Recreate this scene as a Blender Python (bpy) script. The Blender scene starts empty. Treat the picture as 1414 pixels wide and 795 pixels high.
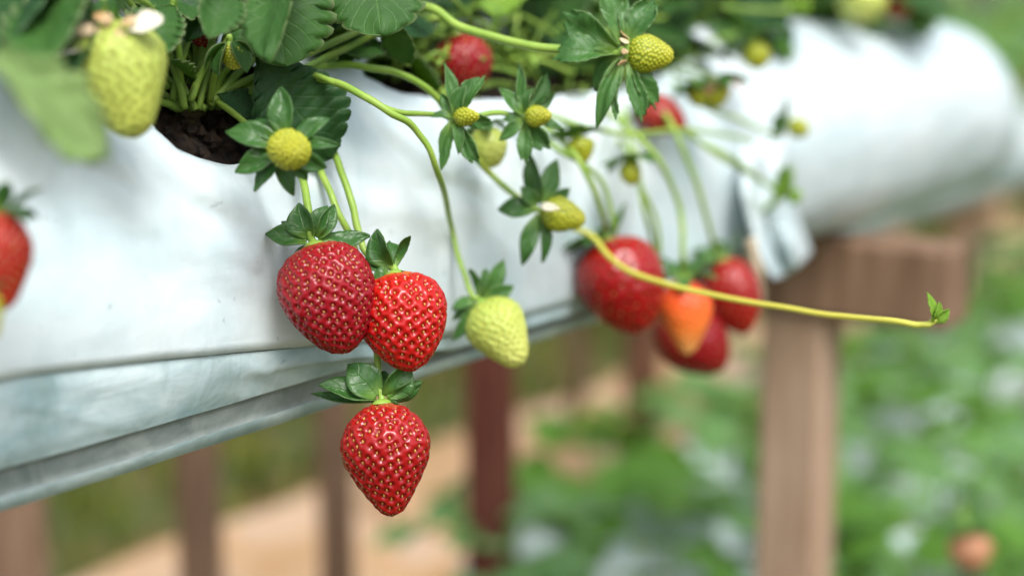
import bpy, math, random
import numpy as np
from mathutils import Vector, Matrix, noise, kdtree

R = math.radians
random.seed(7)
scene = bpy.context.scene
COL = scene.collection

# ------------------------------------------------------------------ camera
FPX = 1964.0                      # 50 mm lens in pixels of the 1414 px wide photograph
ZC = 1.05
PITCH = math.atan((397.5 - 30.0) / FPX)
CAM = Vector((0, 0, ZC))
FWD = Vector((0, math.cos(PITCH), -math.sin(PITCH)))
UPV = Vector((0, math.sin(PITCH), math.cos(PITCH)))
RGT = Vector((1, 0, 0))
PHI = math.atan(1443 * math.cos(PITCH) / FPX)
D = Vector((math.sin(PHI), math.cos(PHI), 0))        # along the bags, away to the right
N = Vector((math.cos(PHI), -math.sin(PHI), 0))       # from the bags towards the camera side
ZUP = Vector((0, 0, 1))
ZF = 0.60                                             # focus distance

def ray(px, py):
    return FWD + RGT * ((px - 707) / FPX) - UPV * ((py - 397.5) / FPX)
def at(px, py, Z):
    return CAM + ray(px, py) * Z
def depth(P):
    return (P - CAM).dot(FWD)
def proj(P):
    v = P - CAM; z = v.dot(FWD)
    return 707 + FPX * v.dot(RGT) / z, 397.5 - FPX * v.dot(UPV) / z
PB = -(at(455, 410, ZF) - CAM).dot(N) + 0.108         # distance of the bag axis plane
def ata(px, py, a):
    """point on the pixel's ray lying a metres in front of the bag's axis plane"""
    r = ray(px, py)
    return CAM + r * ((a - PB) / r.dot(N))
def atg(px, py, z):
    r = ray(px, py)
    return CAM + r * ((z - ZC) / r.z)
def s_of(px, a=0.088, py=250):
    return (ata(px, py, a) - CAM).dot(D)
AX0 = CAM - N * PB - ZUP * 0.086
def bagp(s, a, h):
    return AX0 + D * s + N * a + ZUP * h
def row_point(s, perp, z):
    return Vector((CAM.x, CAM.y, z)) + D * s - N * perp

# ------------------------------------------------------------------ object helpers
ROOTM = {}
def empty(name, loc, rot=None, label=None, cat=None, group=None):
    o = bpy.data.objects.new(name, None); COL.objects.link(o)
    o.empty_display_size = 0.02
    M = Matrix.Translation(loc)
    if rot is not None: M = M @ rot.to_4x4()
    o.location = M.to_translation(); o.rotation_euler = M.to_euler()
    ROOTM[o] = M
    tag(o, label, cat, group)
    return o
def tag(o, label=None, cat=None, group=None, kind=None):
    if label: o['label'] = label
    if cat: o['category'] = cat
    if group: o['group'] = group
    if kind: o['kind'] = kind
    return o
def root_of(o):
    while o.parent: o = o.parent
    return o
def obj(name, verts, faces, mats, parent=None, smooth=True, uvs=None, midx=None, local=False, solid=0, subsurf=0):
    """one mesh object; verts in world space unless local"""
    me = bpy.data.meshes.new(name)
    if parent is not None and not local:
        Mi = ROOTM.get(root_of(parent), Matrix()).inverted()
        verts = [Mi @ Vector(v) for v in verts]
    me.from_pydata([tuple(v) for v in verts], [], faces)
    if not isinstance(mats, (list, tuple)): mats = [mats]
    for m in mats: me.materials.append(m)
    if smooth: me.polygons.foreach_set('use_smooth', [True] * len(me.polygons))
    if midx is not None: me.polygons.foreach_set('material_index', midx)
    if uvs is not None:
        uvl = me.uv_layers.new(name='UVMap')
        li = np.empty(len(me.loops), dtype=np.int32); me.loops.foreach_get('vertex_index', li)
        uvl.data.foreach_set('uv', np.asarray(uvs, dtype=np.float32)[li].ravel())
    me.update()
    o = bpy.data.objects.new(name, me); COL.objects.link(o)
    if parent is not None: o.parent = parent
    if solid:
        md = o.modifiers.new('thickness', 'SOLIDIFY'); md.thickness = solid; md.offset = 0
    if subsurf:
        md = o.modifiers.new('smooth', 'SUBSURF'); md.levels = md.render_levels = subsurf
    return o

class MB:
    def __init__(s): s.v = []; s.f = []; s.uv = []; s.m = []
    def add(s, v, f, uv=None, m=0):
        b = len(s.v); s.v += [Vector(x) for x in v]
        s.f += [tuple(i + b for i in q) for q in f]
        s.uv += list(uv) if uv is not None else [(0, 0)] * len(v)
        s.m += [m] * len(f)
    def build(s, name, mats, parent=None, **k):
        return obj(name, s.v, s.f, mats, parent, uvs=s.uv, midx=s.m, **k)

def spline(pts, n=8):
    P = [Vector(p) for p in pts]
    if len(P) == 2: return [P[0].lerp(P[1], i / n) for i in range(n + 1)]
    Q = [P[0] * 2 - P[1]] + P + [P[-1] * 2 - P[-2]]
    out = []
    for i in range(1, len(Q) - 2):
        a, b, c, d = Q[i - 1:i + 3]
        for k in range(n):
            t = k / n
            out.append(0.5 * ((2 * b) + (c - a) * t + (2 * a - 5 * b + 4 * c - d) * t * t + (3 * b - a - 3 * c + d) * t ** 3))
    out.append(P[-1]); return out
def tube(pts, r0, r1=None, sides=8, n=8, wob=0.06):
    """tapered tube along a smooth curve: verts, faces, uvs"""
    if r1 is None: r1 = r0
    C = spline(pts, n); _k = random.uniform(0, 90)
    C = [C[0]] + [c + Vector((noise.noise(Vector((_k, i * .22, 0))), noise.noise(Vector((_k, i * .22, 5))), noise.noise(Vector((_k, i * .22, 9))))) * (r0 * .40) for i, c in enumerate(C[1:-1])] + [C[-1]]
    V = []; F = []; U = []
    t = (C[1] - C[0]).normalized()
    x = t.orthogonal().normalized()
    m = len(C); ph = random.uniform(0, 50)
    for i, c in enumerate(C):
        tt = (C[min(i + 1, m - 1)] - C[max(i - 1, 0)]).normalized()
        x = (x - tt * x.dot(tt)).normalized(); y = tt.cross(x)
        r = r0 + (r1 - r0) * i / (m - 1)
        r *= 1 + 1.4 * wob * noise.noise(Vector((ph, i * 0.35, 0)))
        for k in range(sides):
            a = 2 * math.pi * k / sides
            V.append(c + x * (r * math.cos(a)) + y * (r * math.sin(a))); U.append((k / sides, i / (m - 1)))
    for i in range(m - 1):
        for k in range(sides):
            k2 = (k + 1) % sides
            F.append((i * sides + k, i * sides + k2, (i + 1) * sides + k2, (i + 1) * sides + k))
    F.append(tuple(range(sides))[::-1]); F.append(tuple((m - 1) * sides + k for k in range(sides)))
    return V, F, U

# ------------------------------------------------------------------ materials
def mat(name):
    m = bpy.data.materials.new(name); m.use_nodes = True
    nt = m.node_tree; b = nt.nodes['Principled BSDF']
    return m, nt, b
def nd(nt, t, **k):
    n = nt.nodes.new(t)
    for a, v in k.items(): setattr(n, a, v)
    return n
def ramp(nt, stops, src):
    r = nd(nt, 'ShaderNodeValToRGB')
    e = r.color_ramp.elements
    while len(e) < len(stops): e.new(0.5)
    for q, (p, c) in zip(e, stops):
        q.position = p; q.color = (c[0], c[1], c[2], 1)
    nt.links.new(src, r.inputs[0]); return r.outputs[0]
def noise_tex(nt, scale, detail=4, rough=.55, coord='Object', stretch=None, dist=0):
    tc = nd(nt, 'ShaderNodeTexCoord'); v = tc.outputs[coord]
    if stretch:
        mp = nd(nt, 'ShaderNodeMapping'); mp.inputs['Scale'].default_value = stretch
        nt.links.new(v, mp.inputs['Vector']); v = mp.outputs[0]
    n = nd(nt, 'ShaderNodeTexNoise')
    n.inputs['Scale'].default_value = scale; n.inputs['Detail'].default_value = detail
    n.inputs['Roughness'].default_value = rough; n.inputs['Distortion'].default_value = dist
    nt.links.new(v, n.inputs['Vector']); return n.outputs[0]
def mixc(nt, fac, a, b, mode='MIX'):
    m = nd(nt, 'ShaderNodeMix', data_type='RGBA', blend_type=mode)
    for s, v in ((m.inputs[0], fac), (m.inputs[6], a), (m.inputs[7], b)):
        if isinstance(v, (int, float)): s.default_value = v
        elif isinstance(v, tuple): s.default_value = (v[0], v[1], v[2], 1)
        else: nt.links.new(v, s)
    return m.outputs[2]
def bump(nt, b, h, strength, dist):
    n = nd(nt, 'ShaderNodeBump'); n.inputs['Strength'].default_value = strength; n.inputs['Distance'].default_value = dist
    nt.links.new(h, n.inputs['Height']); nt.links.new(n.outputs[0], b.inputs['Normal'])

def leaf_mat(name, c1, c2, vein, trans=.35, rough=.5, veins=9, edge=None, spec=.3, root=None):
    m, nt, b = mat(name)
    L = nt.links
    uv = nd(nt, 'ShaderNodeUVMap'); sp = nd(nt, 'ShaderNodeSeparateXYZ'); L.new(uv.outputs[0], sp.inputs[0])
    def M(op, a, bb=None, c=None):
        n = nd(nt, 'ShaderNodeMath', operation=op)
        for i, v in enumerate((a, bb, c)):
            if v is None: continue
            if isinstance(v, (int, float)): n.inputs[i].default_value = v
            else: L.new(v, n.inputs[i])
        return n.outputs[0]
    au = M('ABSOLUTE', sp.outputs[0])
    mid = M('SUBTRACT', 1.0, M('MULTIPLY', au, 22)); mid = M('MAXIMUM', mid, 0)
    ph = M('MULTIPLY', M('SUBTRACT', sp.outputs[1], M('MULTIPLY', au, .28)), veins)
    fr = M('ABSOLUTE', M('SUBTRACT', M('FRACT', ph), .5))
    lat = M('MAXIMUM', M('SUBTRACT', 1.0, M('MULTIPLY', fr, 9)), 0)
    vv = M('MAXIMUM', mid, M('MULTIPLY', lat, .55))
    base = ramp(nt, [(.3, c1), (.7, c2)], noise_tex(nt, 60, 5))
    fine = noise_tex(nt, 900, 2)
    base = mixc(nt, M('MULTIPLY', fine, .25), base, tuple(x * 1.6 for x in c2))
    colr = mixc(nt, M('MULTIPLY', vv, .6), base, vein)
    if root:
        e = M('MULTIPLY', M('MAXIMUM', M('SUBTRACT', .34, sp.outputs[1]), 0), 3.2)
        colr = mixc(nt, M('MINIMUM', e, .9), colr, root)
    if edge:
        e = M('MULTIPLY', M('MAXIMUM', M('SUBTRACT', au, .9), 0), 8)
        colr = mixc(nt, M('MINIMUM', e, .8), colr, edge)
    L.new(colr, b.inputs['Base Color'])
    b.inputs['Roughness'].default_value = rough
    b.inputs['Specular IOR Level'].default_value = spec
    hh = M('ADD', M('MULTIPLY', vv, -1.0), M('MULTIPLY', fine, .5))
    bump(nt, b, hh, .5, .0006)
    tr = nd(nt, 'ShaderNodeBsdfTranslucent')
    L.new(mixc(nt, .6, colr, (.34, .50, .03)), tr.inputs[0])
    mx = nd(nt, 'ShaderNodeMixShader'); mx.inputs[0].default_value = trans
    L.new(b.outputs[0], mx.inputs[1]); L.new(tr.outputs[0], mx.inputs[2])
    out = nt.nodes['Material Output']; L.new(mx.outputs[0], out.inputs[0])
    return m

def flesh_mat(name, stops, rough=.3, coat=.3, sss=.12, var=None, coatr=.15, pit=None, pitk=.8, spec=.35):
    m, nt, b = mat(name); L = nt.links
    uv = nd(nt, 'ShaderNodeUVMap'); sp = nd(nt, 'ShaderNodeSeparateXYZ'); L.new(uv.outputs[0], sp.inputs[0])
    n1 = noise_tex(nt, 90, 3)
    add = nd(nt, 'ShaderNodeMath', operation='MULTIPLY_ADD'); L.new(n1, add.inputs[0]); add.inputs[1].default_value = .22
    L.new(sp.outputs[1], add.inputs[2])
    sub = nd(nt, 'ShaderNodeMath', operation='SUBTRACT'); L.new(add.outputs[0], sub.inputs[0]); sub.inputs[1].default_value = .11
    c = ramp(nt, stops, sub.outputs[0])
    if var:
        c = mixc(nt, ramp(nt, [(.45, (0, 0, 0)), (.7, (.6, .6, .6))], noise_tex(nt, 45, 2)), c, var)
    if pit:
        k = nd(nt, 'ShaderNodeMath', operation='MULTIPLY'); L.new(sp.outputs[0], k.inputs[0]); k.inputs[1].default_value = pitk
        c = mixc(nt, k.outputs[0], c, pit)
    L.new(c, b.inputs['Base Color'])
    b.inputs['Roughness'].default_value = rough; b.inputs['Specular IOR Level'].default_value = spec
    b.inputs['Subsurface Weight'].default_value = sss
    b.inputs['Subsurface Radius'].default_value = (1, .3, .15)
    b.inputs['Subsurface Scale'].default_value = .004
    b.inputs['Coat Weight'].default_value = coat; b.inputs['Coat Roughness'].default_value = coatr
    bump(nt, b, noise_tex(nt, 500, 3), .12, .0006)
    return m
def plain(name, c, rough=.6, c2=None, scale=80, spec=.4, bumps=0, bscale=200, stretch=None):
    m, nt, b = mat(name)
    if c2:
        nt.links.new(ramp(nt, [(.35, c), (.68, c2)], noise_tex(nt, scale, 5, stretch=stretch)), b.inputs['Base Color'])
    else: b.inputs['Base Color'].default_value = (*c, 1)
    b.inputs['Roughness'].default_value = rough; b.inputs['Specular IOR Level'].default_value = spec
    if bumps: bump(nt, b, noise_tex(nt, bscale, 5, stretch=stretch), .6, bumps)
    return m

M_LEAF = leaf_mat('leaf_green', (.026, .088, .018), (.060, .160, .032), (.13, .26, .07), .42, edge=(.24, .30, .14))
M_LEAFD = leaf_mat('leaf_deep_green', (.012, .050, .014), (.026, .088, .022), (.07, .16, .045), .32, edge=(.06, .13, .05))
M_LEAFL = leaf_mat('leaf_pale_green', (.24, .38, .13), (.32, .46, .17), (.42, .52, .24), .4, rough=.55)
M_LEAFB = leaf_mat('bed_leaf_green', (.045, .17, .04), (.21, .37, .14), (.28, .46, .18), .45, rough=.40, spec=.5)
M_LEAFG = leaf_mat('backlit_leaf_green', (.06, .17, .022), (.11, .25, .035), (.2, .36, .08), .45)  # yellow-green puts backlight into canopy leaves; also varies the bed plants
M_LEAFY = leaf_mat('young_leaf_green', (.16, .34, .03), (.26, .44, .05), (.4, .52, .12), .4)
M_SEPAL = leaf_mat('sepal_green', (.022, .088, .018), (.050, .145, .028), (.12, .24, .06), .28, veins=4, rough=.36, spec=.5, root=(.14, .27, .04), edge=(.07, .15, .04))
M_SEPALL = leaf_mat('sepal_soft_green', (.038, .125, .028), (.075, .20, .042), (.15, .28, .08), .32, veins=5, rough=.42, spec=.45, root=(.20, .34, .06), edge=(.16, .26, .09))
M_STEM = plain('stem_green', (.20, .34, .045), .45, (.29, .42, .07), 90)
M_STEMD = plain('petiole_green', (.12, .23, .03), .5, (.20, .31, .045), 90)
M_RUN = plain('runner_yellow_green', (.46, .50, .07), .42, (.55, .52, .12), 40)
_n = M_RUN.node_tree; _u = nd(_n, 'ShaderNodeUVMap'); _s = nd(_n, 'ShaderNodeSeparateXYZ'); _n.links.new(_u.outputs[0], _s.inputs[0])
_n.links.new(ramp(_n, [(.18, (.20, .34, .04)), (.45, (.50, .52, .07)), (.8, (.56, .52, .08)), (1, (.50, .56, .10))], _s.outputs[1]), _n.nodes['Principled BSDF'].inputs['Base Color'])
M_RED = flesh_mat('ripe_flesh', [(0, (.46, .10, .04)), (.05, (.34, .008, .006)), (.6, (.27, .003, .006)), (1, (.31, .005, .006))], .22, .20, .04, coatr=.08, pit=(.10, .002, .003), spec=.32)
M_CRIM = flesh_mat('crimson_flesh', [(0, (.42, .08, .03)), (.07, (.29, .006, .010)), (.6, (.235, .003, .010)), (1, (.24, .003, .008))], .25, .16, .04, coatr=.09, pit=(.08, .002, .004), spec=.28)
M_BRIGHT = flesh_mat('bright_flesh', [(0, (.56, .16, .03)), (.06, (.46, .010, .004)), (.6, (.39, .004, .005)), (1, (.40, .006, .006))], .20, .22, .04, coatr=.07, pit=(.17, .005, .003), spec=.32)
M_ORANGE = flesh_mat('orange_flesh', [(0, (.58, .03, .01)), (.35, (.75, .10, .015)), (.7, (.76, .19, .03)), (1, (.66, .38, .12))], .4, .1)
M_UNRIPE = flesh_mat('unripe_flesh', [(0, (.32, .42, .07)), (.5, (.46, .54, .12)), (1, (.55, .57, .16))], .45, .05, .05, pit=(.33, .36, .06), pitk=.9)
M_PALE = flesh_mat('pale_flesh', [(0, (.36, .45, .08)), (.5, (.45, .54, .11)), (1, (.50, .55, .10))], .5, .03, .08, pit=(.20, .22, .03), pitk=1.0)
M_YOUNG = flesh_mat('young_flesh', [(0, (.13, .20, .010)), (.5, (.18, .22, .010)), (1, (.25, .25, .012))], .45, .05, .02, pit=(.56, .56, .04), pitk=1.0)
M_SEED = plain('golden_seed', (.40, .14, .02), .34, (.58, .31, .06), 420, .5)
M_SEEDR = plain('reddish_seed', (.34, .085, .02), .36, (.54, .24, .06), 420, .5)
M_SEEDG = plain('olive_seed', (.24, .24, .04), .5, (.36, .36, .07), 300)
M_SEEDY = plain('yellow_seed', (.62, .55, .03), .5, (.52, .50, .03), 300)
M_DRY = plain('dry_petal', (.72, .60, .42), .8, (.42, .25, .10), 120)
M_PETAL = plain('withered_petal', (.78, .76, .62), .6, (.66, .58, .42), 60)

def plastic(name, base, dirt, stain, rough=.38, sc=9, blue=(.70, .77, .80), sheer=.15):
    m, nt, b = mat(name); L = nt.links
    ax = math.atan2(D.y, D.x)
    tc = nd(nt, 'ShaderNodeTexCoord')
    mp = nd(nt, 'ShaderNodeMapping'); mp.inputs['Rotation'].default_value = (0, 0, -ax)
    L.new(tc.outputs['Object'], mp.inputs[0])
    def nz(scale, detail, st, dist=0):
        q = nd(nt, 'ShaderNodeMapping'); q.inputs['Scale'].default_value = st
        L.new(mp.outputs[0], q.inputs[0])
        n = nd(nt, 'ShaderNodeTexNoise'); n.inputs['Scale'].default_value = scale; n.inputs['Detail'].default_value = detail
        n.inputs['Distortion'].default_value = dist; n.inputs['Roughness'].default_value = .6
        L.new(q.outputs[0], n.inputs['Vector']); return n.outputs[0]
    c = mixc(nt, ramp(nt, [(.35, (0, 0, 0)), (.7, (1, 1, 1))], nz(sc, 4, (1, 1, 1.6), .4)), base, blue)
    c = mixc(nt, ramp(nt, [(.5, (0, 0, 0)), (.72, (dirt, dirt, dirt))], nz(26, 6, (1, 1, .5), 1.2)), c, stain)
    c = mixc(nt, ramp(nt, [(.70, (0, 0, 0)), (.78, (.5, .5, .5))], nz(160, 2, (1, 1, 1))), c, tuple(x * .75 for x in stain))
    L.new(c, b.inputs['Base Color']); b.inputs['Roughness'].default_value = rough
    b.inputs['Specular IOR Level'].default_value = .35
    hb = nd(nt, 'ShaderNodeMath', operation='ADD')
    L.new(nz(22, 5, (.5, .5, 1.5), 1.5), hb.inputs[0]); L.new(nz(70, 4, (1, 1, .4), .6), hb.inputs[1])
    bump(nt, b, hb.outputs[0], .22, .003)
    tr = nd(nt, 'ShaderNodeBsdfTranslucent'); L.new(c, tr.inputs[0])
    mx = nd(nt, 'ShaderNodeMixShader'); mx.inputs[0].default_value = sheer
    L.new(b.outputs[0], mx.inputs[1]); L.new(tr.outputs[0], mx.inputs[2])
    L.new(mx.outputs[0], nt.nodes['Material Output'].inputs[0])
    return m
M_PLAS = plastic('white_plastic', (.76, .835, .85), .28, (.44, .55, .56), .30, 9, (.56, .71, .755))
M_PLAS2 = plastic('dimmed_white_plastic', (.66, .735, .75), .3, (.42, .52, .53), .34, 9, (.52, .645, .68))  # same white film, its colour dimmed so the lit bag does not blow out
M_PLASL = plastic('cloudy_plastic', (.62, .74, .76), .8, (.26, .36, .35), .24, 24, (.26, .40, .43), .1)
M_CREASE = plastic('dark_band_plastic', (.20, .235, .225), .7, (.30, .34, .32), .4, 40, (.10, .13, .125), .02)  # darker mottled film of the band above the lower edge
M_WOOD = plain('brown_timber', (.135, .080, .048), .8, (.26, .165, .108), 14, .25, .002, 40, (6, 6, .6))  # brown taken darker to put the bag's shade on the cross beam
M_WOODB = plain('dark_brown_timber', (.085, .050, .030), .85, (.165, .105, .066), 14, .2, .002, 40, (6, 6, .6))  # darker brown, for most of the back posts
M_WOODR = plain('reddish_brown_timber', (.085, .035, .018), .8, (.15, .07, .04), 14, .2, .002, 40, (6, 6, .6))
M_POST = plain('sunlit_timber', (.29, .19, .125), .8, (.41, .295, .21), 14, .2, .002, 40, (6, 6, .6))  # lit copy of the timber, sunlight put into the post's colour
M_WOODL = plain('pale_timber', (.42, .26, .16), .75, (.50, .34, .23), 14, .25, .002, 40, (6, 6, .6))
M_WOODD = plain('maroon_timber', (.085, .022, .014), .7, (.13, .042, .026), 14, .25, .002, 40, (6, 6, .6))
M_SOIL = plain('peat', (.006, .004, .003), .7, (.055, .030, .014), 170, .45, .006, 200)

# ------------------------------------------------------------------ leaf geometry
def leaf_geo(L, W, teeth=10, tooth=.16, cup=.25, bend=.5, pleat=.065, cols=9, wave=.06, kind='leaflet', low=False):
    """local: y from base to tip, x across, z out of the upper face"""
    sd = random.uniform(0, 99)
    ph = (0, .5) if low else (0, .2, .45, .7, .9)
    vs = [(k + p) / teeth for k in range(teeth) for p in ph] + [1.0]
    V = []; U = []; F = []
    us = [-1 + 2 * i / (cols - 1) for i in range(cols)]
    # bent spine
    n = 60; ys = [0]; zs = [0]
    for i in range(n):
        th = bend * (i / n) - bend * .25
        ys.append(ys[-1] + math.cos(th) / n); zs.append(zs[-1] - math.sin(th) / n)
    for v in vs:
        if kind == 'leaflet': w = math.sin(math.pi * min(1, max(0, v)) ** 1.25) ** .72
        elif kind == 'sepal': w = math.sin(math.pi * (.10 + .90 * v) ** 1.05) ** .85
        elif kind == 'trifid': w = .35 + .65 * math.sin(math.pi / 2 * min(1, v / .65)) ** 1.3 if v < .65 else 1 - .38 * ((v - .65) / .35) ** 2
        elif kind == 'fan': w = .22 + .78 * math.sin(math.pi / 2 * min(1, max(0, v - .12) / .5)) ** 1.6 if v < .72 else 1 - .62 * ((v - .72) / .28) ** 2
        else: w = math.sin(math.pi * v ** .9) ** 1.1
        f = (v * teeth) % 1.0
        tb = math.sin(math.pi * f ** 1.25) ** .7 if v < .995 else 0
        for u in us:
            au = abs(u)
            e = max(0, (au - .55) / .45)
            ww = W / 2 * w * (1 + tooth * (tb - .5) * e)
            vy = min(1.0, v + (.35 * tooth * f * e * (1 - v) if v < .98 else 0))
            if kind == 'trifid': vy *= 1 - .13 * (.5 - .5 * math.cos(2 * math.pi * u / .82)) * v ** 3 - .16 * u * u * v ** 2
            if kind == 'fan' and v > .5: vy *= 1 - (.13 * (.5 - .5 * math.cos(2 * math.pi * u * 2.5)) + .07 * u * u) * v ** 3
            q = vy * n; i = min(int(q), n - 1); t = q - i
            y = (ys[i] + (ys[i + 1] - ys[i]) * t) * L; z = (zs[i] + (zs[i + 1] - zs[i]) * t) * L
            z += cup * ww * au * au + pleat * L * au * math.cos((v - au * .28) * teeth * 2 * math.pi) * .35 * math.sin(math.pi * v)
            z += wave * L * noise.noise(Vector((u * 1.3 + sd, v * 2.2, 0)))
            V.append(Vector((u * ww + .03 * L * noise.noise(Vector((sd, v * 2, 7))), y, z))); U.append((u, v))
    nc = len(us)
    for i in range(len(vs) - 1):
        for k in range(nc - 1):
            F.append((i * nc + k, i * nc + k + 1, (i + 1) * nc + k + 1, (i + 1) * nc + k))
    return V, F, U
def frame(base, tip, nrm):
    y = (tip - base).normalized(); z = (nrm - y * nrm.dot(y)).normalized(); x = y.cross(z)
    return Matrix((x, y, z)).transposed().to_4x4()
def vdir(r, u, t):
    """view-space direction: right, up, towards the camera"""
    return (RGT * r + UPV * u - FWD * t).normalized()
def leaf_at(base, tip, width, nrm, **k):
    L = (tip - base).length
    V, F, U = leaf_geo(L, width, **k)
    M = Matrix.Translation(base) @ frame(base, tip, nrm)
    return [M @ v for v in V], F, U

# ------------------------------------------------------------------ fruit
PROF = {
 'broad': [(0, .0), (.02, .34), (.07, .62), (.16, .85), (.30, .98), (.42, 1.0), (.58, .93), (.74, .75), (.88, .50), (.96, .27), (1, 0)],
 'cone':  [(0, .0), (.02, .30), (.07, .55), (.16, .80), (.29, .97), (.38, 1.0), (.52, .92), (.68, .72), (.84, .46), (.95, .25), (1, 0)],
 'round': [(0, .0), (.03, .40), (.10, .66), (.22, .88), (.40, 1.0), (.55, .98), (.72, .84), (.87, .58), (.96, .30), (1, 0)],
 'taper': [(0, .0), (.02, .38), (.07, .62), (.17, .86), (.30, 1.0), (.45, .96), (.62, .80), (.80, .58), (.92, .40), (.98, .20), (1, 0)],
}
def prof_fn(name):
    P = PROF[name]; xs = [p[0] for p in P]; ys = [p[1] for p in P]
    t = np.linspace(0, 1, 400); y = np.interp(t, xs, ys)
    k = np.array([1, 3, 6, 3, 1.]); k /= k.sum()
    for _ in range(6):
        y2 = np.convolve(np.pad(y, 2, mode='edge'), k, 'valid'); y2[0] = 0; y2[-1] = 0; y = y2
    return lambda v: float(np.interp(v, t, y))
def flesh_geo(L, W, prof, nseed, dep, seed_len, bumps=False, nu=96, nv=72, squash=.92, lump=.05, seeds=True):
    """strawberry body hanging along -z from the origin; achenes sit in dimples and belong to the same mesh"""
    pf = prof_fn(prof); sd = random.uniform(0, 99)
    def surf(v, ph):
        r = W / 2 * pf(v)
        k = 1 + lump * noise.noise(Vector((math.cos(ph) * 1.2 + sd, math.sin(ph) * 1.2, v * 2)))
        return Vector((r * k * math.cos(ph) * squash, r * k * math.sin(ph), -L * v - lump * .35 * L * noise.noise(Vector((math.cos(ph) + sd, math.sin(ph), 5))) * (1 - v) * v * 4))
    vv = np.linspace(0, 1, 300); rr = np.array([pf(v) for v in vv]) * W / 2
    ds = np.sqrt(np.diff(rr) ** 2 + (np.diff(vv) * L) ** 2)
    ar = np.concatenate([[0], np.cumsum((rr[1:] + rr[:-1]) / 2 * ds)]); area = 2 * math.pi * ar[-1]; ar /= ar[-1]
    arc = np.concatenate([[0], np.cumsum(ds)]); arc /= arc[-1]
    S = []; kd = kdtree.KDTree(nseed)
    sp = math.sqrt(area / nseed)
    for i in range(nseed):
        v = float(np.interp((i + .5) / nseed, ar, vv)); ph = i * 2.399963 + random.gauss(0, .045)
        v = min(.995, max(.012, v + random.gauss(0, .0035)))
        p = surf(v, ph); S.append((v, ph, p)); kd.insert(p, i)
    kd.balance()
    V = []; U = []; F = []; MI = []
    def nrm(v, ph):
        e = .004
        a = surf(min(1, v + e), ph) - surf(max(0, v - e), ph); b = surf(v, ph + .01) - surf(v, ph - .01)
        n = b.cross(a)
        c = surf(v, ph)
        if n.length < 1e-12: return Vector((0, 0, 1 if v < .5 else -1))
        n.normalize()
        if n.dot(Vector((c.x, c.y, 0)) + Vector((0, 0, c.z + L * .45))) < 0: n = -n
        return n
    rows = [float(np.interp(q, arc, vv)) for q in np.linspace(0, 1, nv)]
    sig = sp * .30
    for v in rows[1:-1]:
        for k in range(nu):
            ph = 2 * math.pi * k / nu
            p = surf(v, ph); _, _, d = kd.find(p)
            g = math.exp(-(d / sig) ** 2)
            if bumps: off = dep * (math.exp(-(d / (sp * .42)) ** 2) - .4)
            else: off = dep * (.55 * min(1, d / (sp * .55)) - 1.0 * g)
            V.append(p + nrm(v, ph) * off); U.append((math.exp(-(d / (sp * (.31 if bumps else .32))) ** 2), v))
    top = len(V); V.append(surf(0, 0)); U.append((0, 0)); bot = len(V); V.append(surf(1, 0)); U.append((0, 1))
    m = len(rows) - 2
    for i in range(m - 1):
        for k in range(nu):
            k2 = (k + 1) % nu
            F.append((i * nu + k, (i + 1) * nu + k, (i + 1) * nu + k2, i * nu + k2))
    for k in range(nu):
        k2 = (k + 1) % nu
        F.append((top, k, k2)); F.append((bot, (m - 1) * nu + k2, (m - 1) * nu + k))
    MI = [0] * len(F)
    if seeds:
        for v, ph, p in S:
            n = nrm(v, ph); t = (surf(min(1, v + .01), ph) - surf(max(0, v - .01), ph))
            t = (t - n * t.dot(n)).normalized(); b = n.cross(t)
            sl = seed_len * random.uniform(.72, 1.15)
            c = p + n * ((dep * .35 if bumps else -dep * .42))
            b0 = len(V); ns = 7
            for j, (q, rad) in enumerate(((-.5, 0.02), (-.3, .24), (.05, .32), (.32, .20), (.5, .02))):
                for k in range(ns):
                    a = 2 * math.pi * k / ns
                    V.append(c + t * (q * sl) + b * (rad * sl * math.cos(a)) + n * (rad * sl * .8 * math.sin(a))); U.append((.5, v))
            for j in range(4):
                for k in range(ns):
                    k2 = (k + 1) % ns
                    F.append((b0 + j * ns + k, b0 + j * ns + k2, b0 + (j + 1) * ns + k2, b0 + (j + 1) * ns + k)); MI.append(1)
    return V, F, U, MI

def sepal_geo(az, L, W, e0, e1, r0, kind='sepal', lobes=0, cup=.3):
    """sepal from the fruit's crown: az 0 = camera side, 90 = image right; e0/e1 elevation at base and tip (degrees)"""
    teeth = 3 if lobes else 6
    V, F, U = leaf_geo(1.0, W / L, teeth=teeth, tooth=(.45 if lobes else 0), cup=cup, bend=0, pleat=0.0, cols=7, wave=.05, kind=kind)
    n = 40; xs = [0]; zs = [0]
    for i in range(n):
        e = R(e0 + (e1 - e0) * i / n)
        xs.append(xs[-1] + math.cos(e) / n); zs.append(zs[-1] + math.sin(e) / n)
    out = []
    ca, sa = math.cos(R(az)), math.sin(R(az))
    for v in V:
        q = min(max(v.y, 0), .999) * n; i = int(q); t = q - i
        r = xs[i] + (xs[i + 1] - xs[i]) * t; z = zs[i] + (zs[i + 1] - zs[i]) * t
        e = R(e0 + (e1 - e0) * v.y)
        r -= math.sin(e) * v.z; z += math.cos(e) * v.z
        x = r * L + r0; y = v.x * L
        out.append(Vector((x * ca - y * sa, x * sa + y * ca, z * L)))
    return out, F, U

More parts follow.
